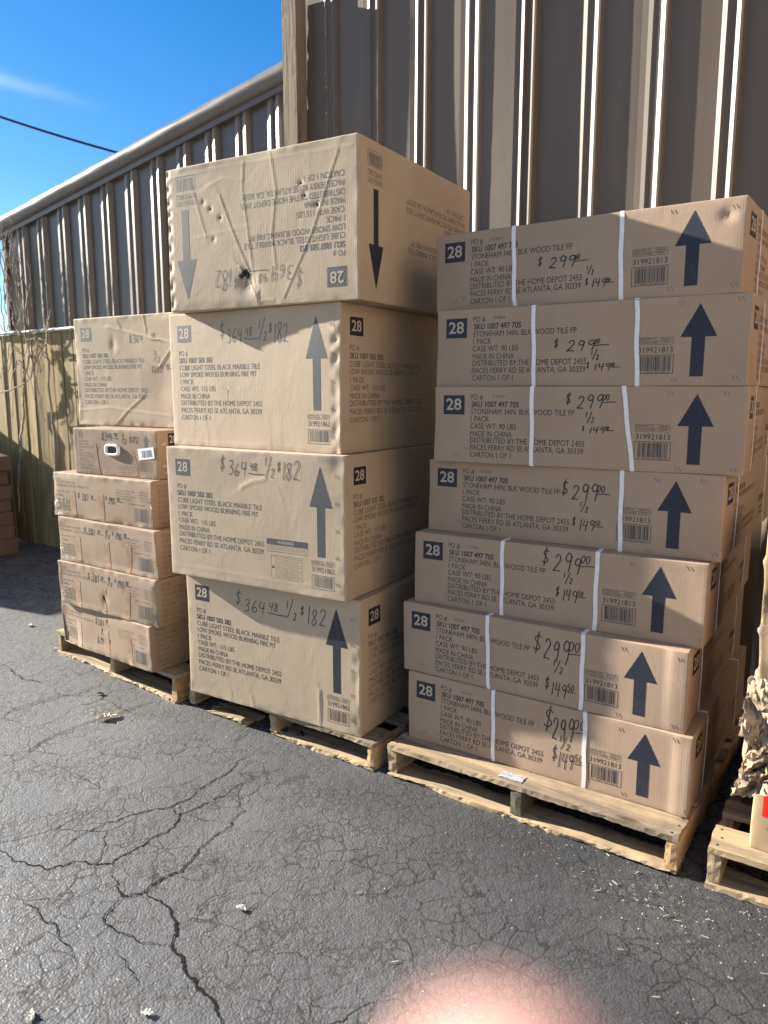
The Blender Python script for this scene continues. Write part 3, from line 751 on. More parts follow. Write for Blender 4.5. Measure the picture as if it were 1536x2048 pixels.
# ---- middle stack: tall marble tile cartons
def dress_M(c, rnd, flip=False, warn=False, ink=INKM, side=True, price=None, pen=PENM, sidew=True):
    w, h = c.w, c.h
    def done(f, name, mat, face='f', off=0.00035):
        if flip: f.rot180(c.w if face == 'f' else c.d, c.h)
        return c.put(name, f, mat, face, off)
    badge(c, .050, .4225, .130, .490, 'f', ink, flip)
    t = Flat()
    for s, u, v, wd, b in TXM: t.text(s, u, v, wd, 0.0202, bool(b))
    done(t, "printed_text", ink)
    ax = 0.781 if not flip else 0.795
    a = Flat().poly([(ax,.495),(ax-.0495,.3435),(ax+.0515,.3435)]).rect(ax-.0125-.004,.157,ax+.0225-.004,.3435); done(a, "arrow", ink)
    l = Flat(); label_table(l, .735, .124, .840, .142); l.text("319921862", .737, .1085, .103, 0.0185); barcode(l, .737, .034, .839, .087, rnd)
    done(l, "barcode_label", ink)
    if warn:
        o = Flat().frame(.524,.155,.719,.205,.0012).rect(.524,.182,.719,.205)
        for k in range(3): o.text("To reduce the risk of fire and burns read all instructions", .530, .177-.006*k, .18, .0035)
        o.frame(.543,.049,.693,.141,.0012).frame(.543,.049,.563,.141,.0008)
        for k in range(11): o.text("Keep this carton dry and handle with care two person lift use only outdoors", .568, .134-.0076*k, .12-.015*(k%3==2), .0038)
        o.poly([(.546,.09),(.560,.09),(.553,.102)])
        done(o, "warning_label", ink)
        c.put("warning_word", Flat().text("WARNING!", .578, .1935, .078, .012, True), PALE, 'f', .0007)
    if price:
        p = Flat(); price_364(p, *price, rnd); done(p, "price_writing", pen, 'f', .0006)
    if side:
        sd = c.d
        badge(c, .057, .425, .141, .491, 's', INK, flip)
        t = Flat()
        for s, u, v, wd, b in TXM: t.text(s, u, v + .004, wd * 1.12, 0.0202, bool(b))
        done(t, "printed_text", INKM, 's')
        ax = sd - 0.114
        a = Flat().poly([(ax,.495),(ax-.05,.3435),(ax+.05,.3435)]).rect(ax-.017,.157,ax+.017,.3435); done(a, "arrow", INK, 's')
        l = Flat(); label_table(l, sd-.16, .124, sd-.06, .142); l.text("319921862", sd-.158, .1085, .10, 0.0185); barcode(l, sd-.16, .034, sd-.06, .087, rnd)
        done(l, "barcode_label", INKM, 's')
        st = Flat()
        for k in range(5):
            cv = .06 + k * .10
            for q in (0, 1): st.stroke([(c.w - .045 + q*.011, cv + .008), (c.w - .037 + q*.011, cv - .007)], 0.0024)
        if not flip: c.put("staples", st, STAPLE, off=0.0005)

PALM = "marble tile fire pit cartons stacked on the middle pallet"
M1C = [('f','crease',[(.273,.414),(.322,.3),(.367,.207),(.429,.087),(.442,.046)],.0042,.006), ('f','crease',[(.394,.515),(.385,.419),(.407,.264),(.429,.094)],.003,.007),
       ('f','crease',[(.518,.528),(.541,.397),(.518,.252),(.533,.132)],.003,.008), ('f','crease',[(.809,.493),(.772,.415),(.702,.251),(.649,.161),(.566,.024)],.0032,.006),
       ('f','crease',[(.21,.449),(.291,.472),(.386,.451)],.0025,.007), ('f','crease',[(.147,.43),(.182,.316),(.2,.272)],.0028,.008), ('f','dent',(.40,.09),.035,.04,-.012),
       ('f','crease',[(.36,.15),(.40,.10),(.437,.039)],.007,.007), ('f','crease',[(.02,.505),(.3,.51),(.87,.50)],.0022,.009), ('f','crease',[(.45,.06),(.44,.02),(.52,.018)],.004,.008),
       ('f','scallop',-.012,.026,.062,.0050), ('f','crease',[(.14,.27),(.42,.29)],.0014,.01)]
for (a, b) in ((.274,.332),(.226,.369),(.191,.397),(.651,.408),(.667,.365),(.721,.327),(.238,.258)): M1C.append(('f','dent',(a,b),.010,.010,-.004))
M2C = [('f','crease',[(.137,.25),(.125,.0)],.002,.004), ('f','crease',[(.547,.13),(.548,0)],.0025,.004), ('f','crease',[(.606,.145),(.606,0)],.0025,.004), ('f','crease',[(.33,.23),(.327,.148)],-.005,.004),
       ('f','crease',[(.33,.23),(.40,.235)],.002,.004), ('f','crease',[(.194,.138),(.21,.007)],.0025,.006), ('f','scallop',.845,.89,.088,.0035), ('f','crease',[(.02,.02),(.86,.018)],.002,.006)]
M3C = [('f','crease',[(.403,.394),(.46,.42),(.526,.435)],.006,.012), ('f','crease',[(.292,.087),(.294,.0)],.0025,.004), ('f','crease',[(.58,.406),(.605,.357)],.002,.01), ('f','crease',[(.0,.045),(.45,.04),(.89,.045)],.0028,.006),
       ('f','dent',(.86,.50),.03,.03,-.006)]
M4C = [('f','crease',[(.698,.153),(.702,0)],.006,.006), ('f','crease',[(.234,.05),(.234,0)],.004,.006), ('f','crease',[(.35,.05),(.358,0)],.004,.008), ('f','scallop',.85,.90,.11,.002), ('f','crease',[(.02,.35),(.1,.33)],.0015,.02)]
MB_ = [
 (-0.469,2.916,30.6,1.724,M1C,"upside down creased carton on top of the middle stack, arrows pointing down", dict(flip=True, price=(.235,.40,.655))),
 (-0.524,2.997,33.9,1.186,M2C,"second carton from the top of the middle stack, crushed along its right edge", dict(price=(.293,.415,.650))),
 (-0.521,2.928,30.9,0.648,M3C,"third carton from the top of the middle stack, with a printed warning panel", dict(warn=True, price=(.293,.44,.687))),
 (-0.468,2.950,31.2,0.110,M4C,"bottom carton of the middle stack, crossed by a slanting shadow", dict(price=(.275,.415,.736))),
]
for i, (fx, fy, yaw, z0, mk, lab, kw) in enumerate(MB_):
    c = Carton("fire_pit_carton", 0.89, 0.90, 0.5375, fx, fy, yaw, z0, KM, 0.0042, 0.0055 if i == 0 else 0.0075, 0.0010, 0.0030, 21.3 + i * 2.9, mk)
    tag(c.root, lab, "carton", PALM)
    dress_M(c, random.Random(70 + i), **kw, ink=INK if i == 3 else INKM, pen=PEN if i >= 3 else (PENS if i == 2 else PENM))
    if i == 0:
        o = Flat()
        for (a, b) in ((.274,.332),(.226,.369),(.651,.408),(.667,.365),(.721,.327)):
            q = [(a + .006*cos(k*1.05+a*30)*(0.6+0.5*(k%2)), b + .007*sin(k*1.05+a*30)*(0.6+0.5*(k%2))) for k in range(6)]; o.poly(q)
        c.put("torn_holes", o, DARK, off=.0005)
        c.put("torn_gash", Flat().poly([(.355,.115),(.375,.13),(.395,.14),(.41,.118),(.40,.10),(.385,.112),(.37,.105)]), DARK, off=.0006)
    if i == 1:
        c.put("torn_slit", Flat().poly([(.327,.232),(.333,.232),(.331,.19),(.3285,.15),(.326,.19)]), DARK, off=.0005)

# ---- left stack
PALL = "cartons stacked on the left pallet"
L1C = [('f','crease',[(.254,.489),(.379,.461),(.559,.422),(.707,.398),(.86,.37)],.006,.010), ('f','crease',[(.75,.43),(.706,.392),(.598,.287)],.006,.008), ('f','crease',[(.477,.145),(.368,.077),(.287,.014)],.005,.010),
       ('f','crease',[(.011,.075),(.24,.092),(.451,.072),(.679,.056),(.88,.04)],.004,.008), ('f','crease',[(.508,.532),(.522,.455)],.004,.008), ('f','crease',[(.311,.523),(.344,.482)],.004,.008),
       ('f','dent',(.289,.399),.02,.035,-.005), ('f','dent',(.62,.20),.10,.10,-.008), ('f','dent',(.80,.06),.06,.06,-.02)]
c = Carton("fire_pit_carton", 0.89, 0.80, 0.5375, -1.205, 3.769, 30.6, 1.2365, KM, 0.005, 0.006, 0.0022, 0.006, 55.2, L1C)
tag(c.root, "badly creased carton on top of the left stack, larger than those under it", "carton", PALL)
dress_M(c, random.Random(91), side=True)
p = Flat(); rn_ = random.Random(17)
hand(p, "$364", .40, .405, .038, rn_, wid=.9); hand(p, "48", .555, .425, .022, rn_); p.stroke([(.55,.415),(.62,.412)], .003)
hand(p, "1", .565, .345, .025, rn_); hand(p, "/", .568, .318, .05, rn_, wid=.6); hand(p, "2", .59, .31, .026, rn_)
hand(p, "$182", .545, .262, .032, rn_, wid=.95); hand(p, "00", .645, .285, .016, rn_); p.stroke([(.64,.278),(.69,.28)], .0028)
c.put("price_writing", p, PENM, off=.0006)
c.put("torn_corner", Flat().poly([(.80,.005),(.815,.05),(.84,.09),(.882,.115),(.884,.005)]), DARK, off=.0008)

c = Carton("grill_carton", 0.585, 0.84, 0.2215, -1.271, 3.587, 31.6, 1.0125, KL, 0.004, 0.010, 0.0015, 0.003, 61.0)
tag(c.root, "small carton with a white handle hole and barcode sticker, second down the left stack", "carton", PALL)
rn_ = random.Random(23)
t = Flat().frame(.037,.172,.066,.206,.003).text("21", .042, .189, .019, .02, True)
for k, (s, wd) in enumerate((("PO # 8740", .07), ("SKU 1004", .075), ("CHARCOAL SMOKER GRILL", .15), ("1 Pack", .03), ("Case Wt 72 lbs", .085), ("MADE IN CHINA", .11), ("DISTRIBUTED", .06), ("BY THE HOME", .07), ("DEPOT 2455", .09), ("ATLANTA GA", .08))):
    t.text(s, .037, .160 - .0145*k, wd, .010)
for k in range(3): t.text("Imported item", .31, .048-.012*k, .05, .007); t.text("Carton 1 of 1", .37, .048-.012*k, .06, .007)
barcode(t, .455, .024, .545, .078, rn_)
c.put("printed_text", t, INKX)
c.put("arrow", Flat().poly([(.511,.2),(.493,.172),(.530,.172)]).rect(.502,.138,.520,.172), INKM)
p = Flat(); hand(p, "$344", .205, .168, .034, rn_, wid=.75); hand(p, "99", .295, .186, .018, rn_); p.stroke([(.285,.180),(.325,.178)], .003)
hand(p, "1", .350, .188, .018, rn_); hand(p, "/", .348, .160, .042, rn_, wid=.6); hand(p, "2", .366, .156, .022, rn_); hand(p, "$172", .398, .162, .03, rn_, wid=.8)
c.put("price_writing", p, PEN, off=.0006)
c.put("tape_strip", Flat().poly([(.137,.15),(.165,.15),(.185,.004),(.15,.004)]), TAPE, off=.0008)
c.put("tape_strip", Flat().poly([(.385,.128),(.402,.128),(.455,.012),(.435,.008)]), TAPE, off=.0008)
c.put("tape_strip", Flat().poly([(.395,.128),(.425,.128),(.448,.06),(.452,.03)]), TAPE, off=.0006)
c.put("clear_tape", Flat().rect(.03, .002, .583, .022), WRAP, off=.001)
stk = c.put("barcode_sticker", Flat().rect(.458,.090,.563,.142).flat_rot(.51,.115,.12), STICK, off=.0012)
s2 = Flat(); a = .483
while a < .545:
    w_ = rn_.choice([.0014,.0028,.004]); s2.rect(a, .099, a+w_, .131); a += w_ + rn_.choice([.0016,.003])
c.put("barcode", s2.flat_rot(.51,.115,.12), INKM, off=.0016, parent=stk)
# oval handle grommet
mb = MB(); K = 28; cu, cv = .283, .124
def oval(ru, rv, y): return [(cu - c.w/2 + ru*math.copysign(abs(cos(2*pi*k/K))**.62, cos(2*pi*k/K)), y, cv + rv*math.copysign(abs(sin(2*pi*k/K))**.62, sin(2*pi*k/K))) for k in range(K)]
rings = [oval(.052,.029,-c.d/2-.001), oval(.050,.027,-c.d/2-.009), oval(.044,.022,-c.d/2-.012), oval(.037,.0165,-c.d/2-.008), oval(.036,.016,-c.d/2-.001)]
v = [q for r in rings for q in r]; f = []
for i in range(4):
    for k in range(K): f.append((i*K+k, i*K+(k+1)%K, (i+1)*K+(k+1)%K, (i+1)*K+k))
mb.add(v, f); gr = mb.build("handle_grommet", WHITEP, c.root, True)
mb = MB(); mb.add(oval(.037,.0165,-c.d/2-.0025), [tuple(range(K-1,-1,-1))]); mb.build("handle_hole", plain("hole_grey", (.05,.05,.055), .8), gr)
badge(c, .065, .150, .125, .208, 's')
t = Flat()
for k, (s, wd) in enumerate((("PO# SKU", .10), ("SMOKER", .12), ("1 PACK", .09), ("CHINA", .08))): t.text(s, .065, .132-.03*k, wd, .016)
c.put("printed_text", t, INKX, 's')
st = Flat()
for (a, b) in ((.03,.16),(.03,.06),(.045,.03)):
    for k in (0,1): st.stroke([(a + k*.012, b - .006), (a+.008+k*.012, b + .006)], .0024)
c.put("staples", st, STRAP, 's', off=.0006)

TXL = [("PO#", .02, .190, .04), ("SKU 1007 504 703", .02, .176, .16), ("WEHAVEN 5'-ST LIT UP FIRE PIT", .02, .158, .27), ("Case Wt 57 lbs", .02, .128, .13), ("CHINA", .02, .108, .06),
       ("DISTRIBUTED BY", .02, .085, .12), ("THE HOME DEPOT 2455", .02, .070, .14), ("PACES FERRY RD SE", .02, .055, .13), ("ATLANTA GA 30339", .02, .040, .12)]
LB = [(-1.353,3.596,33.7,0.791,"carton below the small one in the left stack, price written across its middle", (.198,.095,.54,.125,0)),
      (-1.328,3.553,34.4,0.570,"third carton from the bottom of the left stack, wrapped at both ends in shiny film", (.215,.155,.56,.185,0)),
      (-1.333,3.536,34.7,0.349,"second carton from the bottom of the left stack, dark triangular tear in its front", (.24,.15,.57,.185,0)),
      (-1.363,3.567,37.8,0.129,"bottom carton of the left stack, slumping over the pallet edge", (.30,.15,.44,.19,1))]
for i, (fx, fy, yaw, z0, lab, pw) in enumerate(LB):
    rn_ = random.Random(120 + i)
    mk = [('f','crease',[(0,.012),(.25,.02),(.5,.014),(.75,.016)],.004,.008), ('f','dent',(.62,.09),.05,.05,-.004), ('f','crease',[(.20,.22),(.21,.12)],.0015,.008), 
          ('f','dent',(.75,.03),.04,.04,-.006)]
    if i == 3: mk += [('f','dent',(.0,.0),.10,.12,-.022), ('f','dent',(.3,.02),.3,.03,.006)]
    if i == 2: mk += [('f','dent',(.37,.07),.02,.03,-.008)]
    c = Carton("fire_pit_carton", 0.75, 0.82, 0.2205, fx, fy, yaw, z0, KL, 0.0045, 0.009, 0.0022, 0.006, 83.0 + i*3.3, mk)
    tag(c.root, lab, "carton", PALL)
    t = Flat()
    for s, u, v_, wd in TXL: t.text(s, u, v_, wd, .011)
    for k in range(4): t.text("Distributed by the home depot", .50, .165-.013*k, .13 - .03*(k%2), .008); t.text("2455 Paces", .66, .165-.013*k, .06, .008)
    t.text("CARTON 1 OF 1 NUMBER", .59, .105, .11, .008)
    c.put("printed_text", t, INKX)
    l = Flat(); barcode(l, .615, .018, .715, .090, rn_); c.put("barcode_label", l, INKM)
    for u in ((.135,.36,.0), (.14,.365,.53), (.13,.34,.52), (.13,.37,.555))[i]:
        if u: c.put("tape_strip", Flat().poly([(u, .135 + rn_.uniform(-.01,.02)), (u+.042, .135), (u+.045+rn_.uniform(-.01,.01), .002), (u+.004, .002)]), TAPE, off=.0008)
    p = Flat(); u0, v0, u1, v1, vert = pw; hh = v1 - v0
    if not vert:
        k = (u1-u0)/.34
        hand(p, "$", u0, v0+hh*.3, hh*.8, rn_); hand(p, "381", u0+.03*k, v0, hh*1.1, rn_, wid=.85*k); hand(p, "34", u0+.105*k, v0+hh*.5, hh*.5, rn_); p.stroke([(u0+.10*k, v0+hh*.35), (u0+.145*k, v0+hh*.3)], .003)
        hand(p, "1", u0+.165*k, v0+hh*.6, hh*.6, rn_); hand(p, "/", u0+.165*k, v0, hh*1.2, rn_, wid=.6); hand(p, "2", u0+.185*k, v0-hh*.1, hh*.6, rn_)
        hand(p, "$", u0+.215*k, v0+hh*.55, hh*.55, rn_); hand(p, "190", u0+.235*k, v0-hh*.05, hh*1.1, rn_, wid=.8*k); hand(p, "50", u0+.30*k, v0+hh*.6, hh*.5, rn_); p.stroke([(u0+.30*k, v0+hh*.45), (u1, v0+hh*.5)], .003)
    else:
        hand(p, "$381", u0, .150, .032, rn_, wid=.9); hand(p, "34", u0+.09, .172, .018, rn_); p.stroke([(u0+.09,.165),(u0+.13,.158)], .003)
        hand(p, "1", u0+.05, .125, .016, rn_); hand(p, "/", u0+.05, .105, .032, rn_, wid=.6); hand(p, "2", u0+.065, .098, .018, rn_)
        hand(p, "$190", u0+.01, .055, .034, rn_, wid=.9); hand(p, "50", u0+.105, .075, .017, rn_)
    c.put("price_writing", p, PEN, off=.0006)
    # shiny film round the corners
    c.put("clear_film", Flat().poly([(.722,.004),(.719,.09),(.735,.12),(.749,.12),(.749,.002)]), WRAP, off=.0022)
    c.put("clear_film", Flat().poly([(.001,.002),(.001,.085),(.06,.09),(.10,.11),(.13,.002)]), WRAP, off=.0022)
    if i == 2: c.put("torn_gash", Flat().poly([(.352,.086),(.362,.095),(.372,.07),(.385,.035),(.366,.062)]), DARK, off=.0010)
    t = Flat()
    for k, (s, wd) in enumerate((("PO#", .05), ("SKU 1007 504 703", .26), ("WEHAVEN 5'-ST LIT UP FIRE PIT", .42), ("Case Wt 57 lbs", .20), ("CHINA", .08), ("DISTRIBUTED BY:THE HOME DEPOT 2455", .45), ("PACES FERRY RD SE ATLANTA, GA 30339", .45), ("CARTON 1 OF 1", .18))):
        t.text(s, .03, .195 - .0245*k, wd, .015)
    c.put("printed_text", t, INKX, 's')

# ------------------------------------------------------------------ pallets
def board(parent, name, lo, hi, mat, seed, jag=0.004, step=0.016, ends=0.0):
    lo = np.array(lo, float); hi = np.array(hi, float); n = np.maximum(1, np.round((hi - lo) / step).astype(int))
    ax = [np.linspace(lo[k], hi[k], n[k]+1) for k in range(3)]
    idx = {}; V = []; F = []
    def vid(i, j, k):
        if (i,j,k) not in idx: idx[(i,j,k)] = len(V); V.append((ax[0][i], ax[1][j], ax[2][k]))
        return idx[(i,j,k)]
    for i in range(n[0]):
        for k in range(n[2]): F.append((vid(i,0,k),vid(i+1,0,k),vid(i+1,0,k+1),vid(i,0,k+1))); J=n[1]; F.append((vid(i,J,k),vid(i,J,k+1),vid(i+1,J,k+1),vid(i+1,J,k)))
        for j in range(n[1]): K=n[2]; F.append((vid(i,j,K),vid(i+1,j,K),vid(i+1,j+1,K),vid(i,j+1,K))); F.append((vid(i,j,0),vid(i,j+1,0),vid(i+1,j+1,0),vid(i+1,j,0)))
    for j in range(n[1]):
        for k in range(n[2]): I=n[0]; F.append((vid(I,j,k),vid(I,j+1,k),vid(I,j+1,k+1),vid(I,j,k+1))); F.append((vid(0,j,k),vid(0,j,k+1),vid(0,j+1,k+1),vid(0,j+1,k)))
    V = np.array(V); c = (lo + hi)/2; h = (hi - lo)/2
    e = np.sort(h - np.abs(V - c), axis=1)[:, 1]
    w = np.exp(-(e/0.012)**2)
    VS = V * np.array([0.35, 1, 1]); D = np.stack([vnoise(VS, 22, seed+q) + 0.6*vnoise(V, 75, seed+q+5) for q in range(3)], 1)
    V2 = V.copy()
    for q in range(3): V2[:, q] -= np.sign(V[:, q]-c[q]) * w * jag * np.maximum(0, D[:, q] + 0.25) * (1.0 if q != 0 else 1.5)
    V2[:, 1] += jag * 0.6 * vnoise(np.stack([V[:,0]*1, V[:,0]*0, V[:,2]*0], 1), 6, seed + 9)
    if ends:
        m = V[:,0] < lo[0] + 0.10; V2[m, 0] += ends * (vnoise(V[m]*np.array([0,1,1]), 40, seed) + 0.6)
    V2[:, 2] = np.clip(V2[:, 2], lo[2], hi[2])
    return mesh_obj(name, V2, F, mat, parent)
def pallet(fl, fr, depth, H, label, seed, broken=None, dark_mid=False, group="wooden pallets under the carton stacks"):
    fl = Vector((*fl, 0)); fr = Vector((*fr, 0)); W = (fr - fl).length; rr = (fr - fl) / W
    yaw = math.atan2(-rr.y, rr.x); bk = Vector((sin(yaw), cos(yaw), 0))
    root = empty("wooden_pallet", (fl + fr)/2 + bk * depth/2, -yaw)
    tag(root, label, "pallet", group)
    rnd = random.Random(seed); tD, tB = 0.019, 0.016
    for q, x in enumerate((-W/2, -0.019, W/2 - 0.038)):
        board(root, "stringer", (x, -depth/2 + 0.004, tB), (x + 0.038, depth/2, H - tD), (PWDARK if (q == 1 and dark_mid) else PWORANGE if q == 2 else PW[1]), seed + 7*q, 0.003)
    ys = [(-depth/2, 0.135)]; y = -depth/2 + 0.135
    nb = 6; gap = (depth - 0.135*2 - 0.09*(nb-2)) / (nb-1)
    for k in range(nb - 2): ys.append((y + gap, 0.09)); y += gap + 0.09
    ys.append((depth/2 - 0.135, 0.135))
    for k, (y0, wd) in enumerate(ys):
        board(root, "deck_board", (-W/2 - rnd.uniform(0, .006), y0, H - tD), (W/2 + rnd.uniform(-.004, .006), y0 + wd, H), PW[0], seed + 20 + k*3, 0.0032)
    for k, (y0, wd) in enumerate(((-depth/2 - 0.004, 0.12), (-0.05, 0.10), (depth/2 - 0.12, 0.12))):
        if k == 0 and broken:
            for (a, b) in broken: board(root, "bottom_board", (-W/2 + a*W, y0, 0.0), (-W/2 + b*W, y0 + wd, tB), PW[0], seed + 60 + int(a*50), 0.012, ends=0.05)
        else: board(root, "bottom_board", (-W/2, y0, 0.0), (W/2, y0 + wd, tB), PW[0], seed + 50 + k*3, 0.008 if k == 0 else 0.004)
    # nail heads
    mb = MB()
    for (y0, wd) in ys[:1]:
        for x in (-W/2 + 0.02, 0.0, W/2 - 0.02):
            for q in (0.03, 0.07, 0.11):
                a = x + rnd.uniform(-.008, .008); b = y0 + q + rnd.uniform(-.01, .01); r = 0.0042
                mb.add([(a + r*cos(k*pi/3), b + r*sin(k*pi/3), H + 0.0006) for k in range(6)], [tuple(range(6))])
    mb.build("nail_heads", CRACK, root)
    return root
pr_ = pallet((.011,2.644), (.859,2.044), 1.10, 0.124, "weathered pallet under the seven strapped cartons, dark middle block", 3, dark_mid=True)
pallet((-.885,3.270), (-.038,2.667), 1.02, 0.110, "pallet under the tall middle stack, its front bottom board broken off", 41, broken=((.1,.36),(.48,1.0)))
pallet((-1.781,3.981), (-.949,3.298), 0.98, 0.129, "pallet under the left stack, sunlit along its bottom board", 77)
qfl = Vector((.926,1.998,0)); 
pallet((.926,1.998), tuple((qfl + RV*1.02)[:2]), 1.05, 0.128, "pale pallet at the right edge, under a torn carton", 99)
# scrap of foil label left on the front board
_m = pr_.matrix_basis
o = Flat()
mb = MB(); rn_ = random.Random(4)
vv = []; ff = []
for a in range(7):
    for b in range(5): vv.append((-.075 + a*.014 + rn_.uniform(-.002,.002), -.55 + .022 + b*.012 + rn_.uniform(-.002,.002), .1255 + rn_.uniform(0,.0025)))
for a in range(6):
    for b in range(4): ff.append((a*5+b, (a+1)*5+b, (a+1)*5+b+1, a*5+b+1))
o = mesh_obj("label_scrap", vv, ff, plain("foil_scrap", (.55,.57,.60), .3, .6, metallic=.4, nscale=70, var=.4), None, False, pr_.location, pr_.rotation_euler.z)
tag(o, "scrap of shiny torn label on the front board of the right pallet", "label scrap")

# ------------------------------------------------------------------ the pallet load at the right edge of the picture
PALQ = "damaged cartons on the pallet at the right edge"
def q_carton(r0, n0, w, d, z0, h, mat, seed, lab, warp=.004, edge=.006, marks=(), yaw=33.5, rad=.007):
    f = rnz(r0, n0) + RV * w/2
    c = Carton("damaged_carton", w, d, h, f.x, f.y, yaw, z0, mat, rad, 0.012, warp, edge, seed, marks); tag(c.root, lab, "carton", PALQ); return c
c = q_carton(-.235, -2.235, .92, .50, .128, .235, KQ, 201, "lower carton on the right edge pallet with red tape and a star shaped tear", .006, .006)
c.put("red_tape", Flat().poly([(.030,.105),(.062,.110),(.060,.235),(.03,.235)]), REDTAPE, off=.0012)
c.put("tape_strip", Flat().poly([(.066,.0),(.14,.0),(.14,.20),(.07,.20)]), WRAP, off=.001)
c.put("torn_star", Flat().poly([(.04,.075),(.068,.083),(.082,.108),(.088,.08),(.12,.065),(.09,.062),(.08,.045),(.07,.06)]), PAPER, off=.004)
mk = [('f','crease',[(0,.2),(.1,.17),(.25,.24),(.4,.2),(.6,.24)],.02,.02), ('f','crease',[(.02,.08),(.12,.11),(.3,.06),(.6,.1)],.022,.02), ('f','crease',[(.1,.28),(.08,.05)],.012,.015), ('f','dent',(.03,.12),.05,.06,-.03), ('f','dent',(.16,.15),.05,.05,-.03)]
c = q_carton(-.262, -2.245, .93, .50, .363, .272, KQ, 207, "crumpled half-collapsed carton with ragged torn paper, middle of the right edge load", .020, .020, mk, rad=.012)
mk = [('f','crease',[(.015,.42),(.05,.25),(.03,.1),(.05,.0)],.05,.02), ('f','crease',[(.0,.14),(.1,.10),(.3,.14)],.04,.02), ('f','dent',(.02,.22),.03,.05,-.02), ('f','crease',[(.0,.33),(.06,.28),(.2,.30)],.03,.02)]
KQD = cardboard("carton_kraft_stained", (0.27, 0.185, 0.115), flute=0.1, stain=1.2)
c = q_carton(-.243, -2.225, .90, .48, .635, .42, KQD, 211, "film wrapped carton on top of the right edge load", .006, .006, mk)
c.put("clear_film", Flat().poly([(.0,.0),(.5,.0),(.5,.21),(.12,.235),(.0,.22)]), WRAP, off=.003)
# ragged torn paper hanging from the crumpled carton
def ragged(r0, n0, z0, wd, ht, seed, lab):
    rn = random.Random(seed); nu, nv = 44, 18; V = []; F = []
    for b in range(nv):
        for a in range(nu):
            u = a/(nu-1); t = b/(nv-1)
            fold = 0.020*sin(u*17 + 2.1*sin(t*5+seed)) * (0.4+t) + rn.uniform(-.009,.009)
            dz = -t*ht*(0.75 + 0.35*sin(u*7+seed) + rn.uniform(-.12,.12)*(t>.7)) 
            V.append((u*wd + rn.uniform(-.004,.004) - .02*t*sin(seed+u*3), -(0.018 + 0.05*t*(0.6+0.5*sin(u*5+seed))) + fold*0.8, dz))
    for b in range(nv-1):
        for a in range(nu-1): F.append((b*nu+a, b*nu+a+1, (b+1)*nu+a+1, (b+1)*nu+a))
    me = mesh_obj("torn_wrapping", V, F, PAPER, None, False, rnz(r0, n0, z0), -WY)
    md = me.modifiers.new("thickness", 'SOLIDIFY'); md.thickness = 0.0016
    tag(me, lab, "torn paper", "shreds of torn carton paper at the right edge")
ragged(-.250, -2.240, .515, .32, .13, 3, "upper shred of crumpled paper hanging off the collapsed carton")
ragged(-.258, -2.232, .415, .34, .10, 8, "lower frayed strip of torn cardboard hanging over the red tape")

ragged(-.262, -2.236, .640, .30, .15, 13, "ragged top layer of torn cardboard under the film wrapped carton")
ragged(-.235, -2.228, .455, .30, .08, 21, "narrow middle layer of ripped cardboard on the collapsed carton")
# another strapped stack farther right (outside the picture; its sunlit sides throw light back)
def copy_tree(o, parent=None):
    c = o.copy(); COL.objects.link(c)
    if parent: c.parent = parent
    for ch in list(o.children): copy_tree(ch, c)
    return c
far_src = Carton("stacked_carton", 1.005, 1.0, 0.261, *(rnz(1.75 + .5, -2.05)[:2]), 33.5, 0.124, KR, 0.006, 0.05, 0.002, 0.002, 301)
tag(far_src.root, "plain strapped carton in the next stack along to the right", "carton", "cartons in the next stack to the right")
for s_ in (.33, .68):
    far_src.put("strap", Flat().rect(s_, 0, s_ + .014, .261), STRAP, off=.0009, thick=.0009)
for k in range(1, 8):
    o = copy_tree(far_src.root); o.location.z = 0.124 + k * .261; o.rotation_euler.z += radians(1.5 * sin(k*2.1))
pallet(tuple(rnz(1.70, -2.0)[:2]), tuple(rnz(2.80, -2.0)[:2]), 1.05, 0.124, "pallet under the next stack along to the right", 131)

# ------------------------------------------------------------------ stacks at the left edge
PALP = "brown flat cartons stacked at the left edge by the fence"
zz = 0.0
P_H = [.14, .11, .12, .11, .12, .13, .12]; rn_ = random.Random(9)
names_ = ["bottom", "second from the bottom", "third from the bottom", "middle", "third from the top", "second from the top", "topmost"]
for k, h in enumerate(P_H):
    f = rnz(-6.86 + rn_.uniform(-.03,.03) + (.06 if k == 0 else 0), -2.62)
    c = Carton("flat_carton", 1.10 + rn_.uniform(-.05,.05), 1.06, h, f.x, f.y, 33.5 + rn_.uniform(-1.5,1.5), zz, KP, .008, .03, .006, .010, 400 + 7*k)
    tag(c.root, ["lowest dark brown carton of the pile at the left edge", "brown carton second up in the left edge pile", "brown carton third up in the left edge pile", "brown carton halfway up the left edge pile", "brown carton third down in the left edge pile", "brown carton second down in the left edge pile", "topmost brown carton of the left edge pile, under the plastic"][k], "carton", PALP)
    zz += h
def plastic_heap():
    rn = random.Random(2); nu, nv = 22, 22; V = []; F = []
    base = []
    for b in range(nv):
        for a in range(nu):
            u = a/(nu-1)*2-1; v_ = b/(nv-1)*2-1
            hgt = max(0, (1 - u*u) * (1 - v_*v_)) ** .6 * .10
            base.append((u*.56, v_*.52, hgt + rn.uniform(-.014,.014)*(hgt > 0) + .004))
    for b in range(nv-1):
        for a in range(nu-1): F.append((b*nu+a, b*nu+a+1, (b+1)*nu+a+1, (b+1)*nu+a))
    o = mesh_obj("plastic_sheet", base, F, plain("white_film", (.72,.72,.72), .25, .6, nscale=12, var=.1, bmp=.8, bdist=.01), None, True, rnz(-6.86, -3.15, zz), -WY)
    md = o.modifiers.new("thickness", 'SOLIDIFY'); md.thickness = 0.002
    tag(o, "crumpled white plastic sheet on top of the brown pile at the left edge", "plastic sheet")
plastic_heap()
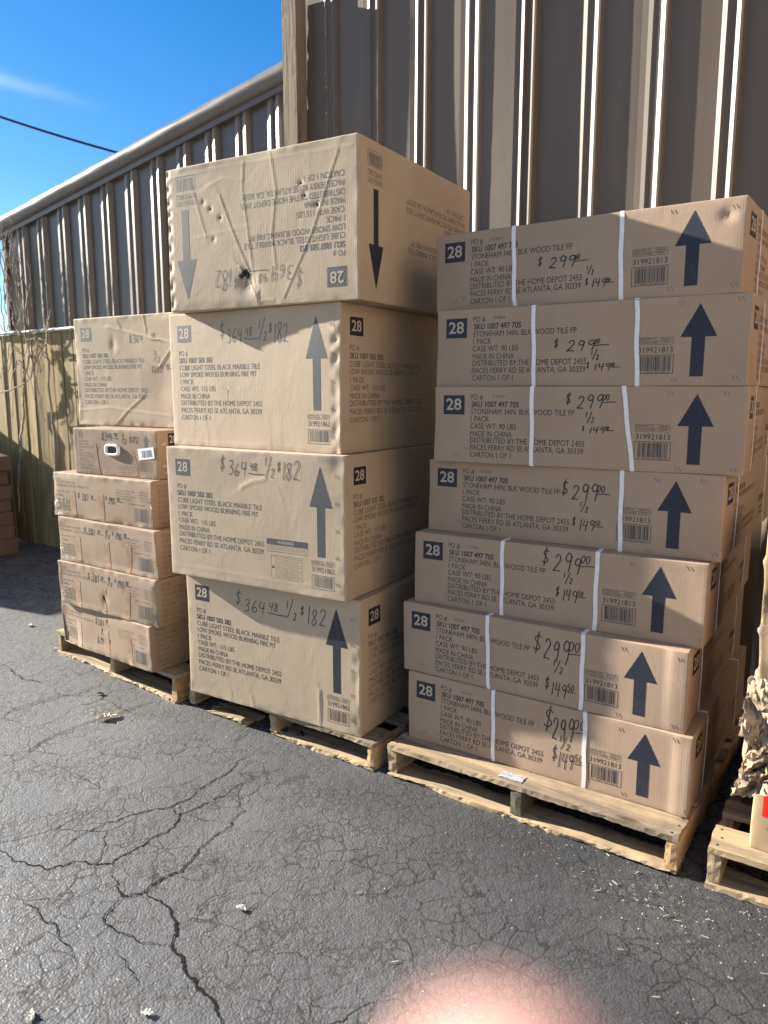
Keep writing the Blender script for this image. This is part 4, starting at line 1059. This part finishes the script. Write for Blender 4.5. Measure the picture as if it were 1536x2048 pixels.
P2 = Carton("tall_carton", 1.15, 1.72, 0.48, *(rnz(-8.62, -2.18)[:2]), 33.5, 0.0, KP, .01, .06, .004, .006, 500)
tag(P2.root, "large brown carton in the tall pile farther along the fence to the left", "carton", "large cartons piled beyond the left edge")
for k in (1, 2):
    o = copy_tree(P2.root); o.location.z = .48 * k; o.location += RV * (.03 * (-1)**k)

# ------------------------------------------------------------------ buildings
def profile(r0, r1, phase, pitch, seed=0, jit=.0045, tops=False):
    """ribbed sheet outline: list of (r, out) with double ridges"""
    rn = random.Random(seed); pts = [(r0, 0.0)]
    k0 = math.floor((r0 - phase)/pitch)
    k = k0
    while True:
        c = phase + k * pitch
        if c - .1 > r1: break
        if c - .09 > r0 and c + .09 < r1:
            j = rn.uniform(-.004, .004); t = rn.uniform(-jit, jit)
            a = c - .075 + j
            h1 = .026 + rn.uniform(-.003,.003); h2 = .033
            if tops:
                pts += [(a-.004, 0), (a+.010, .025+t), (a+.042, .031-t), (a+.056, .012), (a+.078, .012), (a+.090, .032+t), (a+.118, .038-t), (a+.136, 0)]
            else:
                g = .30 if k == -2 else rn.uniform(.72, 1.05)
                pts += [(a-.006, t*.5), (a+.022, -t*.3), (a+.043, .0125*g+t), (a+.049, .0115*g+t), (a+.056, .004*g), (a+.076, .004*g), (a+.098, .028*g+t), (a+.108, .028*g+t), (a+.120, .0)]
        k += 1
    pts.append((r1, 0.0)); return pts
def ribbed_wall(name, prof, n0, zb, ztop, mat, parent, depth=.02, nz=10, wave=.004, seed=0):
    """ztop: function of r. A closed sheet with thickness, gently oil-canned"""
    V = []; F = []; m = len(prof)
    for layer in (0, 1):
        for k in range(nz + 1):
            for (r, o) in prof:
                z = zb + (ztop(r) - zb) * k/nz
                wv = wave * sin(r*5.1 + seed + .9*sin(z*1.7+r*2)) * sin(z*1.3 + r*3.3 + seed)
                V.append(rnz(r, n0 + o + wv - (depth if layer else 0), z))
    L = (nz+1)*m
    for k in range(nz):
        for i in range(m-1):
            a = k*m+i; F.append((a, a+1, a+1+m, a+m)); b = a + L; F.append((b, b+m, b+m+1, b+1))
    for k in range(nz):
        a = k*m; F.append((a, a+m, a+m+L, a+L)); a = k*m+m-1; F.append((a, a+L, a+L+m, a+m))
    for i in range(m-1):
        F.append((i, i+L, i+1+L, i+1)); a = nz*m+i; F.append((a, a+1, a+1+L, a+L))
    return mesh_obj(name, V, F, mat, parent)
def rprism(mb, pts_nz, r0, r1, slope=0.0, nr=1, wob=0.0, seed=0):
    """extrudes an outline given in (n, z) along r, climbing by slope"""
    m = len(pts_nz); V = []; F = []
    for k in range(nr+1):
        r = r0 + (r1-r0)*k/nr
        for q, (n, z) in enumerate(pts_nz):
            w = wob * (sin(r*9.1+q*.8+seed)*.5 + sin(r*23.7+q*1.3)*.35 + .8*math.exp(-((r+4.95)/.05)**2)*sin(q*1.2) + .8*math.exp(-((r+5.35)/.04)**2)*sin(q*1.2+1))
            V.append(rnz(r, n + w, z + slope*(r-r0) + w*.6))
    for k in range(nr):
        for q in range(m): F.append((k*m+q, k*m+(q+1)%m, (k+1)*m+(q+1)%m, (k+1)*m+q))
    F.append(tuple(range(m-1,-1,-1))); F.append(tuple(nr*m+q for q in range(m)))
    mb.add(V, F)

# low building with the sloping edge
low = empty("low_metal_building", rnz(-5.0, -6.0, 0)); low_inv = low.location.copy()
tag(low, "low ribbed metal building with a sloping rolled roof edge", "building")
def attach(o, parent):
    o.parent = parent; o.matrix_parent_inverse = Matrix.Translation(parent.location).inverted(); return o
SL = 0.169; RK0 = -6.83; ZK0 = 2.80
ztop = lambda r: ZK0 + SL * (r - RK0) + .01
prof = profile(-6.76, -2.7, -5.30 - .01, .2945, seed=4, jit=.0012, tops=True)
attach(ribbed_wall("wall_panel", prof, -4.08, 0.0, ztop, MW2, None, seed=1.3, wave=.0012), low)
mb = MB(); rr_ = .075
rp = [(-4.14, -.005), (-4.02, -.005), (-4.005, .012)]
for k in range(9): a = -0.35 + k*(pi*.62)/8; rp.append((-4.055 + .062*cos(a), .062 + .062*sin(a)))
rp += [(-4.14, .118)]
rprism(mb, rp, RK0 - .25, -2.75, SL, 90, .0022)
for i, v_ in enumerate(mb.v): mb.v[i] = (v_[0], v_[1], v_[2] + ZK0 - SL*.25)
tr = attach(mb.build("rake_trim", TRIM, None, True), low)
mb = MB(); rprism(mb, [(-4.10,-.05),(-4.035,-.05),(-4.035,-.006),(-4.10,-.006)], RK0, -2.75, SL, 1)
for i, v_ in enumerate(mb.v): mb.v[i] = (v_[0], v_[1], v_[2] + ZK0)
attach(mb.build("under_trim", MW2, None), low)
mb = MB(); rprism(mb, [(-9.5, -.02), (-4.145, -.02), (-4.145, .09), (-9.5, .09)], RK0 - .2, -2.75, SL, 1)
for i, v_ in enumerate(mb.v): mb.v[i] = (v_[0], v_[1], v_[2] + ZK0)
attach(mb.build("roof", ROOFM, None), low)
mb = MB(); V_ = []
for (r, n) in ((-6.80,-4.07),(-6.72,-4.05),(-6.72,-4.10),(-6.80,-9.4)):
    pass
mb.add([rnz(-6.80,-4.055,0), rnz(-6.765,-4.055,0), rnz(-6.765,-9.4,0), rnz(-6.80,-9.4,0), rnz(-6.80,-4.055,2.80), rnz(-6.765,-4.055,2.80), rnz(-6.765,-9.4,2.80), rnz(-6.80,-9.4,2.80)],
       [(0,3,2,1),(4,5,6,7),(0,1,5,4),(1,2,6,5),(2,3,7,6),(3,0,4,7)])
attach(mb.build("end_wall", MW2, None), low)
mb = MB(); mb.add([rnz(-3.40,-4.02,0), rnz(-3.24,-3.985,0), rnz(-3.24,-4.06,0), rnz(-3.40,-4.06,0), rnz(-3.40,-4.02,3.27), rnz(-3.24,-3.985,3.30), rnz(-3.24,-4.06,3.30), rnz(-3.40,-4.06,3.27)],
       [(0,3,2,1),(4,5,6,7),(0,1,5,4),(1,2,6,5),(2,3,7,6),(3,0,4,7)])
attach(mb.build("corner_flashing", GALV, None), low)

# tall building
tall = empty("tall_metal_building", rnz(-0.5, -6.0, 0)); tag(tall, "tall ribbed tan metal wall rising behind the stacks", "building")
TW = -3.65; TP = -1.275
prof = profile(-3.02, 6.0, TP, .2985, seed=11)
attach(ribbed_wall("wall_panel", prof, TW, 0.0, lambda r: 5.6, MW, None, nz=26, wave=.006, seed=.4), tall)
mb = MB(); a = rnz(-3.02, TW-.021, 0); 
mb.add([rnz(-3.02,TW-.021,0), rnz(-2.99,TW-.021,0), rnz(-2.99,-9.5,0), rnz(-3.02,-9.5,0), rnz(-3.02,TW-.021,5.6), rnz(-2.99,TW-.021,5.6), rnz(-2.99,-9.5,5.6), rnz(-3.02,-9.5,5.6)],
       [(0,3,2,1),(4,5,6,7),(0,1,5,4),(1,2,6,5),(2,3,7,6),(3,0,4,7)])
attach(mb.build("end_wall", MW, None), tall)
V = []; F = []; K = 60
for side in (0, 1):
    for k in range(K + 1):
        n_ = TW + .02 + 6.0 * k / K
        for z in (0.0, 4.6): V.append(rnz(3.60 - (.03 if (k % 4) < 2 else 0) + .10 * side, n_, z))
for k in range(K):
    a = 2*k; b = a + 2*(K+1); F += [(a, a+1, a+3, a+2), (b, b+2, b+3, b+1), (a+1, b+1, b+3, a+3), (a, a+2, b+2, b)]
e = 2*K; b = e + 2*(K+1); F += [(e, e+1, b+1, b), (0, 2*(K+1), 2*(K+1)+1, 1)]
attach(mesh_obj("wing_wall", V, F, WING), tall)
mb = MB(); mb.add([rnz(r, n, z) for z in (5.605, 5.72) for (r, n) in ((-3.15,TW+.10),(6.1,TW+.10),(6.1,-9.6),(-3.15,-9.6))], [(0,3,2,1),(4,5,6,7),(0,1,5,4),(1,2,6,5),(2,3,7,6),(3,0,4,7)])
attach(mb.build("roof", ROOFM, None), tall)
# timber post
post = empty("timber_post", rnz(-2.985, -3.595, 0)); tag(post, "weathered square timber post beside the tall metal wall", "post")
pb = board(None, "post_shaft", (-.050, -.045, 0), (.050, .045, 3.585), POSTW, 12, .0015, .03); pb.parent = post; post.rotation_euler.z = -WY

# ------------------------------------------------------------------ fence
fence = empty("wooden_fence", rnz(-6.2, -4.0, 0), -WY)
tag(fence, "greenish plank fence with a metal cap below the low building", "fence")
rn_ = random.Random(14); V = []; F = []
x = -2.6
mbp = MB()
while x < 3.0:
    w = .138 + rn_.uniform(-.006, .008); g = rn_.uniform(.010, .017); dy = rn_.uniform(-.006, .006); ry = rn_.uniform(-.004, .004)
    nz = 14
    vs = []
    for k in range(nz+1):
        z = 1.90 * k/nz + (.004 if k == 0 else 0)
        e = .002*sin(z*7+x*9); b = .003*sin(z*1.9+x*5)
        vs += [(x+e, -.0+dy+b-ry, z), (x+w+e, dy+b+ry, z), (x+w+e, dy+b+ry+.018, z), (x+e, dy+b-ry+.018, z)]
    fs = []
    for k in range(nz):
        for q in range(4): fs.append((k*4+q, k*4+(q+1)%4, (k+1)*4+(q+1)%4, (k+1)*4+q))
    fs += [(3,2,1,0), tuple(nz*4+q for q in range(4))]
    mbp.add(vs, fs); x += w + g
mbp.build("plank_panel", FENCEW, fence)
mb = MB()
mb.tube([(-2.6 + .2*k, -.012 + .003*sin(k*1.7), 1.918 + .003*sin(k*.9)) for k in range(29)], .017, 8)
mb.build("cap_rail", GALV, fence, True)

# ------------------------------------------------------------------ bare vines on the fence
def vine(paths, name, lab):
    mb = MB(); rn = random.Random(len(paths)*7 + int(paths[0][0][0]*-100))
    for (pl, r0, r1) in [(p[0:-2], p[-2], p[-1]) for p in paths]:
        pts = [Vector(p) for p in pl]
        for it in range(2):
            q = [pts[0]]
            for a, b in zip(pts[:-1], pts[1:]):
                L = (b-a).length; q += [(a+b)/2 + Vector((rn.uniform(-1,1), rn.uniform(-.5,.5), rn.uniform(-1,1)))*L*.10, b]
            pts = q
        rad = [r0 + (r1-r0)*i/(len(pts)-1) for i in range(len(pts))]
        mb.tube([rnz(p.x, p.y, p.z) for p in pts], rad, 5)
    o = mb.build(name, BARK, None, True); tag(o, lab, "vine", "bare vines on the fence"); return o
N0 = -3.96
rv = random.Random(77)
vine([[(-6.50,N0,1.28),(-6.44,N0+.02,1.40),(-6.37,N0+.03,1.57),(-6.33,N0+.01,1.72),(-6.35,N0,1.85),(-6.45,N0+.05,1.95),(-6.55,N0,2.08),(-6.62,N0-.02,2.26),(-6.66,N0,2.45),(-6.70,N0-.01,2.62),(-6.72,N0,2.76), .010,.004],
      [(-6.62,N0+.05,.3),(-6.60,N0+.03,.7),(-6.55,N0+.02,1.0),(-6.50,N0,1.28), .013,.010],
      [(-6.75,N0+.08,1.38),(-6.50,N0+.07,1.43),(-6.26,N0+.05,1.52),(-6.10,N0+.03,1.76),(-6.05,N0+.02,1.90), .006,.004],
      [(-6.35,N0,1.85),(-6.15,N0+.04,1.90),(-6.02,N0+.02,1.94), .006,.003]], "climbing_vine", "thick bare vine climbing the fence and the end of the low wall")
wh = [[(-6.04,N0+.02,1.66),(-6.05,N0+.03,1.76),(-6.02,N0+.03,1.90),(-5.95,N0+.05,2.0),(-5.90,N0+.06,2.07), .009,.003],
      [(-6.10,N0+.05,.25),(-6.02,N0+.03,.9),(-6.06,N0+.02,1.35),(-6.04,N0+.02,1.66), .010,.008]]
for k in range(16):
    a = rv.uniform(-6.5,-5.95); z = rv.uniform(1.62,1.92); s = rv.uniform(-1,1)
    wh.append([(a,N0+.03,z),(a+.12*s,N0+.05,z+rv.uniform(-.05,.1)),(a+.25*s,N0+.06,z-rv.uniform(.0,.3)),(a+.34*s,N0+.05,z-rv.uniform(.2,.6)), .005,.002])
vine(wh, "climbing_vine", "knotted vine in front of the fence planks beside the left stack")
wh = []
for k in range(40):
    a = rv.uniform(-6.80,-6.30); z = rv.uniform(1.85,2.5); s = rv.uniform(-1,1); n = N0 + rv.uniform(-.05,.06)
    wh.append([(a,n,z),(a+.05*s,n+.02,z+.12),(a+.12*s+rv.uniform(-.04,.04),n+.03,z+.25),(a+.15*s,n+.02,z+.3+rv.uniform(0,.15)), .005,.0018])
for k in range(5):
    a = rv.uniform(-6.75,-6.3); wh.append([(a,N0,1.92),(a+rv.uniform(-.05,.05),N0+.02,2.15),(a+rv.uniform(-.1,.1),N0,2.45),(a+rv.uniform(-.1,.1),N0,2.7), .006,.002])
vine(wh, "vine_thicket", "thicket of thin leafless vine twigs above the fence at the left edge")

# ------------------------------------------------------------------ overhead cable
mb = MB(); A = Vector((-14.0, 22.0, 9.9)); B = Vector((-3.4, 20.0, 6.6))
A = Vector((-12.6,20.0,9.25)); B = Vector((-5.4, 20.5, 7.05)); pts = []
for k in range(25):
    t = k/24; p = A.lerp(B, t*1.25 - .15); p.z -= .22*sin(pi*min(1,max(0,t))); pts.append(p)
mb.tube(pts, .030, 6); tag(mb.build("utility_cable", plain("cable_black", (.02,.02,.022), .6), None, True), "dark overhead cable crossing the blue sky", "cable")

# ------------------------------------------------------------------ litter on the asphalt
def leaf(x, y, size, seed, lab, col=(.52,.44,.32), z=.004):
    rn = random.Random(seed); V = []; F = []; n = 9
    for b in range(4):
        for a in range(n):
            t = a/(n-1); wv = sin(pi*t)**.8 * (.32 + .12*rn.random()); s = (b/3*2-1)
            V.append((size*(t-.5) + rn.uniform(-.04,.04)*size, size*wv*s*.7 + rn.uniform(-.05,.05)*size, z + size*(.10*abs(s) + .16*rn.random()*sin(pi*t))))
    for b in range(3):
        for a in range(n-1): F.append((b*n+a, b*n+a+1, (b+1)*n+a+1, (b+1)*n+a))
    o = mesh_obj("dry_leaf", V, F, plain("dry_leaf", col, .8, .2, nscale=60, var=.3), None, False, (x, y, 0), rn.uniform(0, 6))
    md = o.modifiers.new("thickness", 'SOLIDIFY'); md.thickness = .0012
    tag(o, lab, "leaf", "dry leaves lying on the asphalt")
leaf(-1.207, 3.138, .10, 1, "curled pale leaf lying near the left pallet", (.60,.50,.36))
leaf(-.395, 1.90, .035, 2, "small whitish leaf in the middle of the asphalt", (.60,.57,.5))
leaf(-.81, 1.536, .035, 3, "pale bit of leaf at the lower left of the asphalt", (.62,.6,.54))
leaf(-.543, 1.543, .03, 4, "tiny white leaf bit at the bottom edge near the wide crack", (.65,.63,.58))
leaf(-2.15, 4.45, .05, 5, "pale curled leaf at the edge of the shadow on the left", (.5,.46,.38))
leaf(-1.80, 4.02, .05, 6, "pale leaf just left of the left pallet corner", (.5,.45,.36))
leaf(-1.335, 3.396, .045, 7, "dark twiggy leaf in front of the left pallet", (.06,.045,.03))
def bits():
    rn = random.Random(88); mb = MB()
    for k in range(1100):
        if k < 170:
            t = rn.random(); x = .45 + t*.75 + rn.gauss(0,.07); y = 2.28 - t*.50 + rn.gauss(0,.09) - .10
        else: x = rn.uniform(-2.6, 1.4); y = rn.uniform(1.35, 4.6)
        L = rn.uniform(.0008,.0028) if rn.random() < .9 else rn.uniform(.004,.011); w = rn.uniform(.0004,.0009); a = rn.uniform(0, pi)
        c, s = cos(a), sin(a); z = .0035
        if k >= 170: L *= .9
        V = [(x + c*p - s*q, y + s*p + c*q, z + h) for h in (0, .0012) for p, q in ((-L,-w),(L,-w),(L,w),(-L,w))]
        mb.add(V, [(0,3,2,1),(4,5,6,7),(0,1,5,4),(1,2,6,5),(2,3,7,6),(3,0,4,7)])
    o = mb.build("straw_and_grit", plain("straw_bits", (.50,.46,.38), .8, .2, nscale=8, var=.35)); tag(o, "scattered pale straw bits and grit on the asphalt", None, None, "stuff")
bits()

# ------------------------------------------------------------------ the photographer's fingertip close to the lens
def fingertip():
    Rm = cam.rotation_euler.to_matrix(); right = Rm @ Vector((1,0,0)); up = Rm @ Vector((0,1,0)); fwd = Rm @ Vector((0,0,-1)); C0 = Vector(cam.location)
    def W(x, y, z): return C0 + right*x + up*y + fwd*z
    mm = .001
    me = bpy.data.meshes.new("person"); bm = bmesh.new(); lay = bm.verts.layers.skin.verify()
    def chain(pts, start=None):
        prev = start
        for (x, y, z, r) in pts:
            v_ = bm.verts.new(W(x*mm, y*mm, z*mm)); v_[lay].radius = (r*mm, r*mm)
            if prev: bm.edges.new((prev, v_))
            prev = v_
        return prev
    # wrist and palm below and to the right of the lens, fingers spread from it
    palm0 = bm.verts.new(W(.062, -.150, .030)); palm0[lay].radius = (.027, .022); palm0[lay].use_root = True
    palm1 = chain([(48, -110, 34, 30)], palm0)
    chain([(70, -215, 22, 23), (78, -300, 14, 26)], palm0)
    knu = chain([(30, -84, 38, 15)], palm1)
    chain([(20, -62, 39, 9.2), (11, -45, 38, 8.6), (7.0, -35.6, 36.5, 7.6), (5.3, -28.8, 35.2, 6.3), (4.7, -24.9, 34.6, 4.2)], knu)      # index, reaching up in front of the lens
    k2 = chain([(44, -76, 44, 14)], palm1); chain([(42, -74, 58, 9.2), (36, -82, 70, 8.2), (26, -92, 72, 7.0), (20, -98, 68, 5.6)], k2)
    k3 = chain([(60, -78, 44, 13)], palm1); chain([(60, -80, 58, 8.8), (54, -86, 70, 7.8), (44, -96, 73, 6.7), (37, -103, 69, 5.4)], k3)
    k4 = chain([(75, -86, 40, 11)], palm1); chain([(77, -88, 53, 7.6), (73, -92, 62, 6.8), (65, -100, 66, 5.8), (59, -106, 63, 4.8)], k4)
    chain([(36, -128, 52, 14), (18, -112, 64, 10.5), (8, -92, 68, 9.4), (2, -78, 67, 7.2), (0, -72, 66, 5.5)], palm0)                     # thumb off the side of the palm
    bm.to_mesh(me); bm.free()
    o = bpy.data.objects.new("person", me); COL.objects.link(o)
    o.modifiers.new("skin", 'SKIN').use_smooth_shade = True
    sb = o.modifiers.new("smooth", 'SUBSURF'); sb.levels = 2; sb.render_levels = 2
    m, nt, bs, _ = new_mat("skin_pink")
    f = noise(nt, mapping(nt), 160, 4); 
    nt.links.new(ramp(nt, f, [(.3, (.66,.36,.32)), (.7, (.72,.43,.37))]), bs.inputs['Base Color'])
    bs.inputs['Roughness'].default_value = .5; bs.inputs['Subsurface Weight'].default_value = .35
    bs.inputs['Subsurface Radius'].default_value = (.006,.0022,.0012); bs.inputs['Subsurface Scale'].default_value = 1.0
    me.materials.append(m)
    tag(o, "out of focus pink fingertip of the photographer at the bottom of the picture", "person")
    # nail on the far side of the fingertip
    V = []; F = []
    for b in range(5):
        for a in range(5):
            u = a/4*2-1; t = b/4
            V.append(W((5.7 + u*4.2*(1-.25*(t > .9)))*mm, (-35 + t*8.2 - .6*u*u)*mm, (36.4 - t*1.2 + 7.0 - 1.8*u*u - .9*t)*mm))
    for b in range(4):
        for a in range(4): F.append((b*5+a, b*5+a+1, (b+1)*5+a+1, (b+1)*5+a))
    n = mesh_obj("fingernail", V, F, plain("nail", (.75,.5,.44), .3, .5, var=.04), None, True); n.parent = o
    md = n.modifiers.new("thickness", 'SOLIDIFY'); md.thickness = .0006
fingertip()
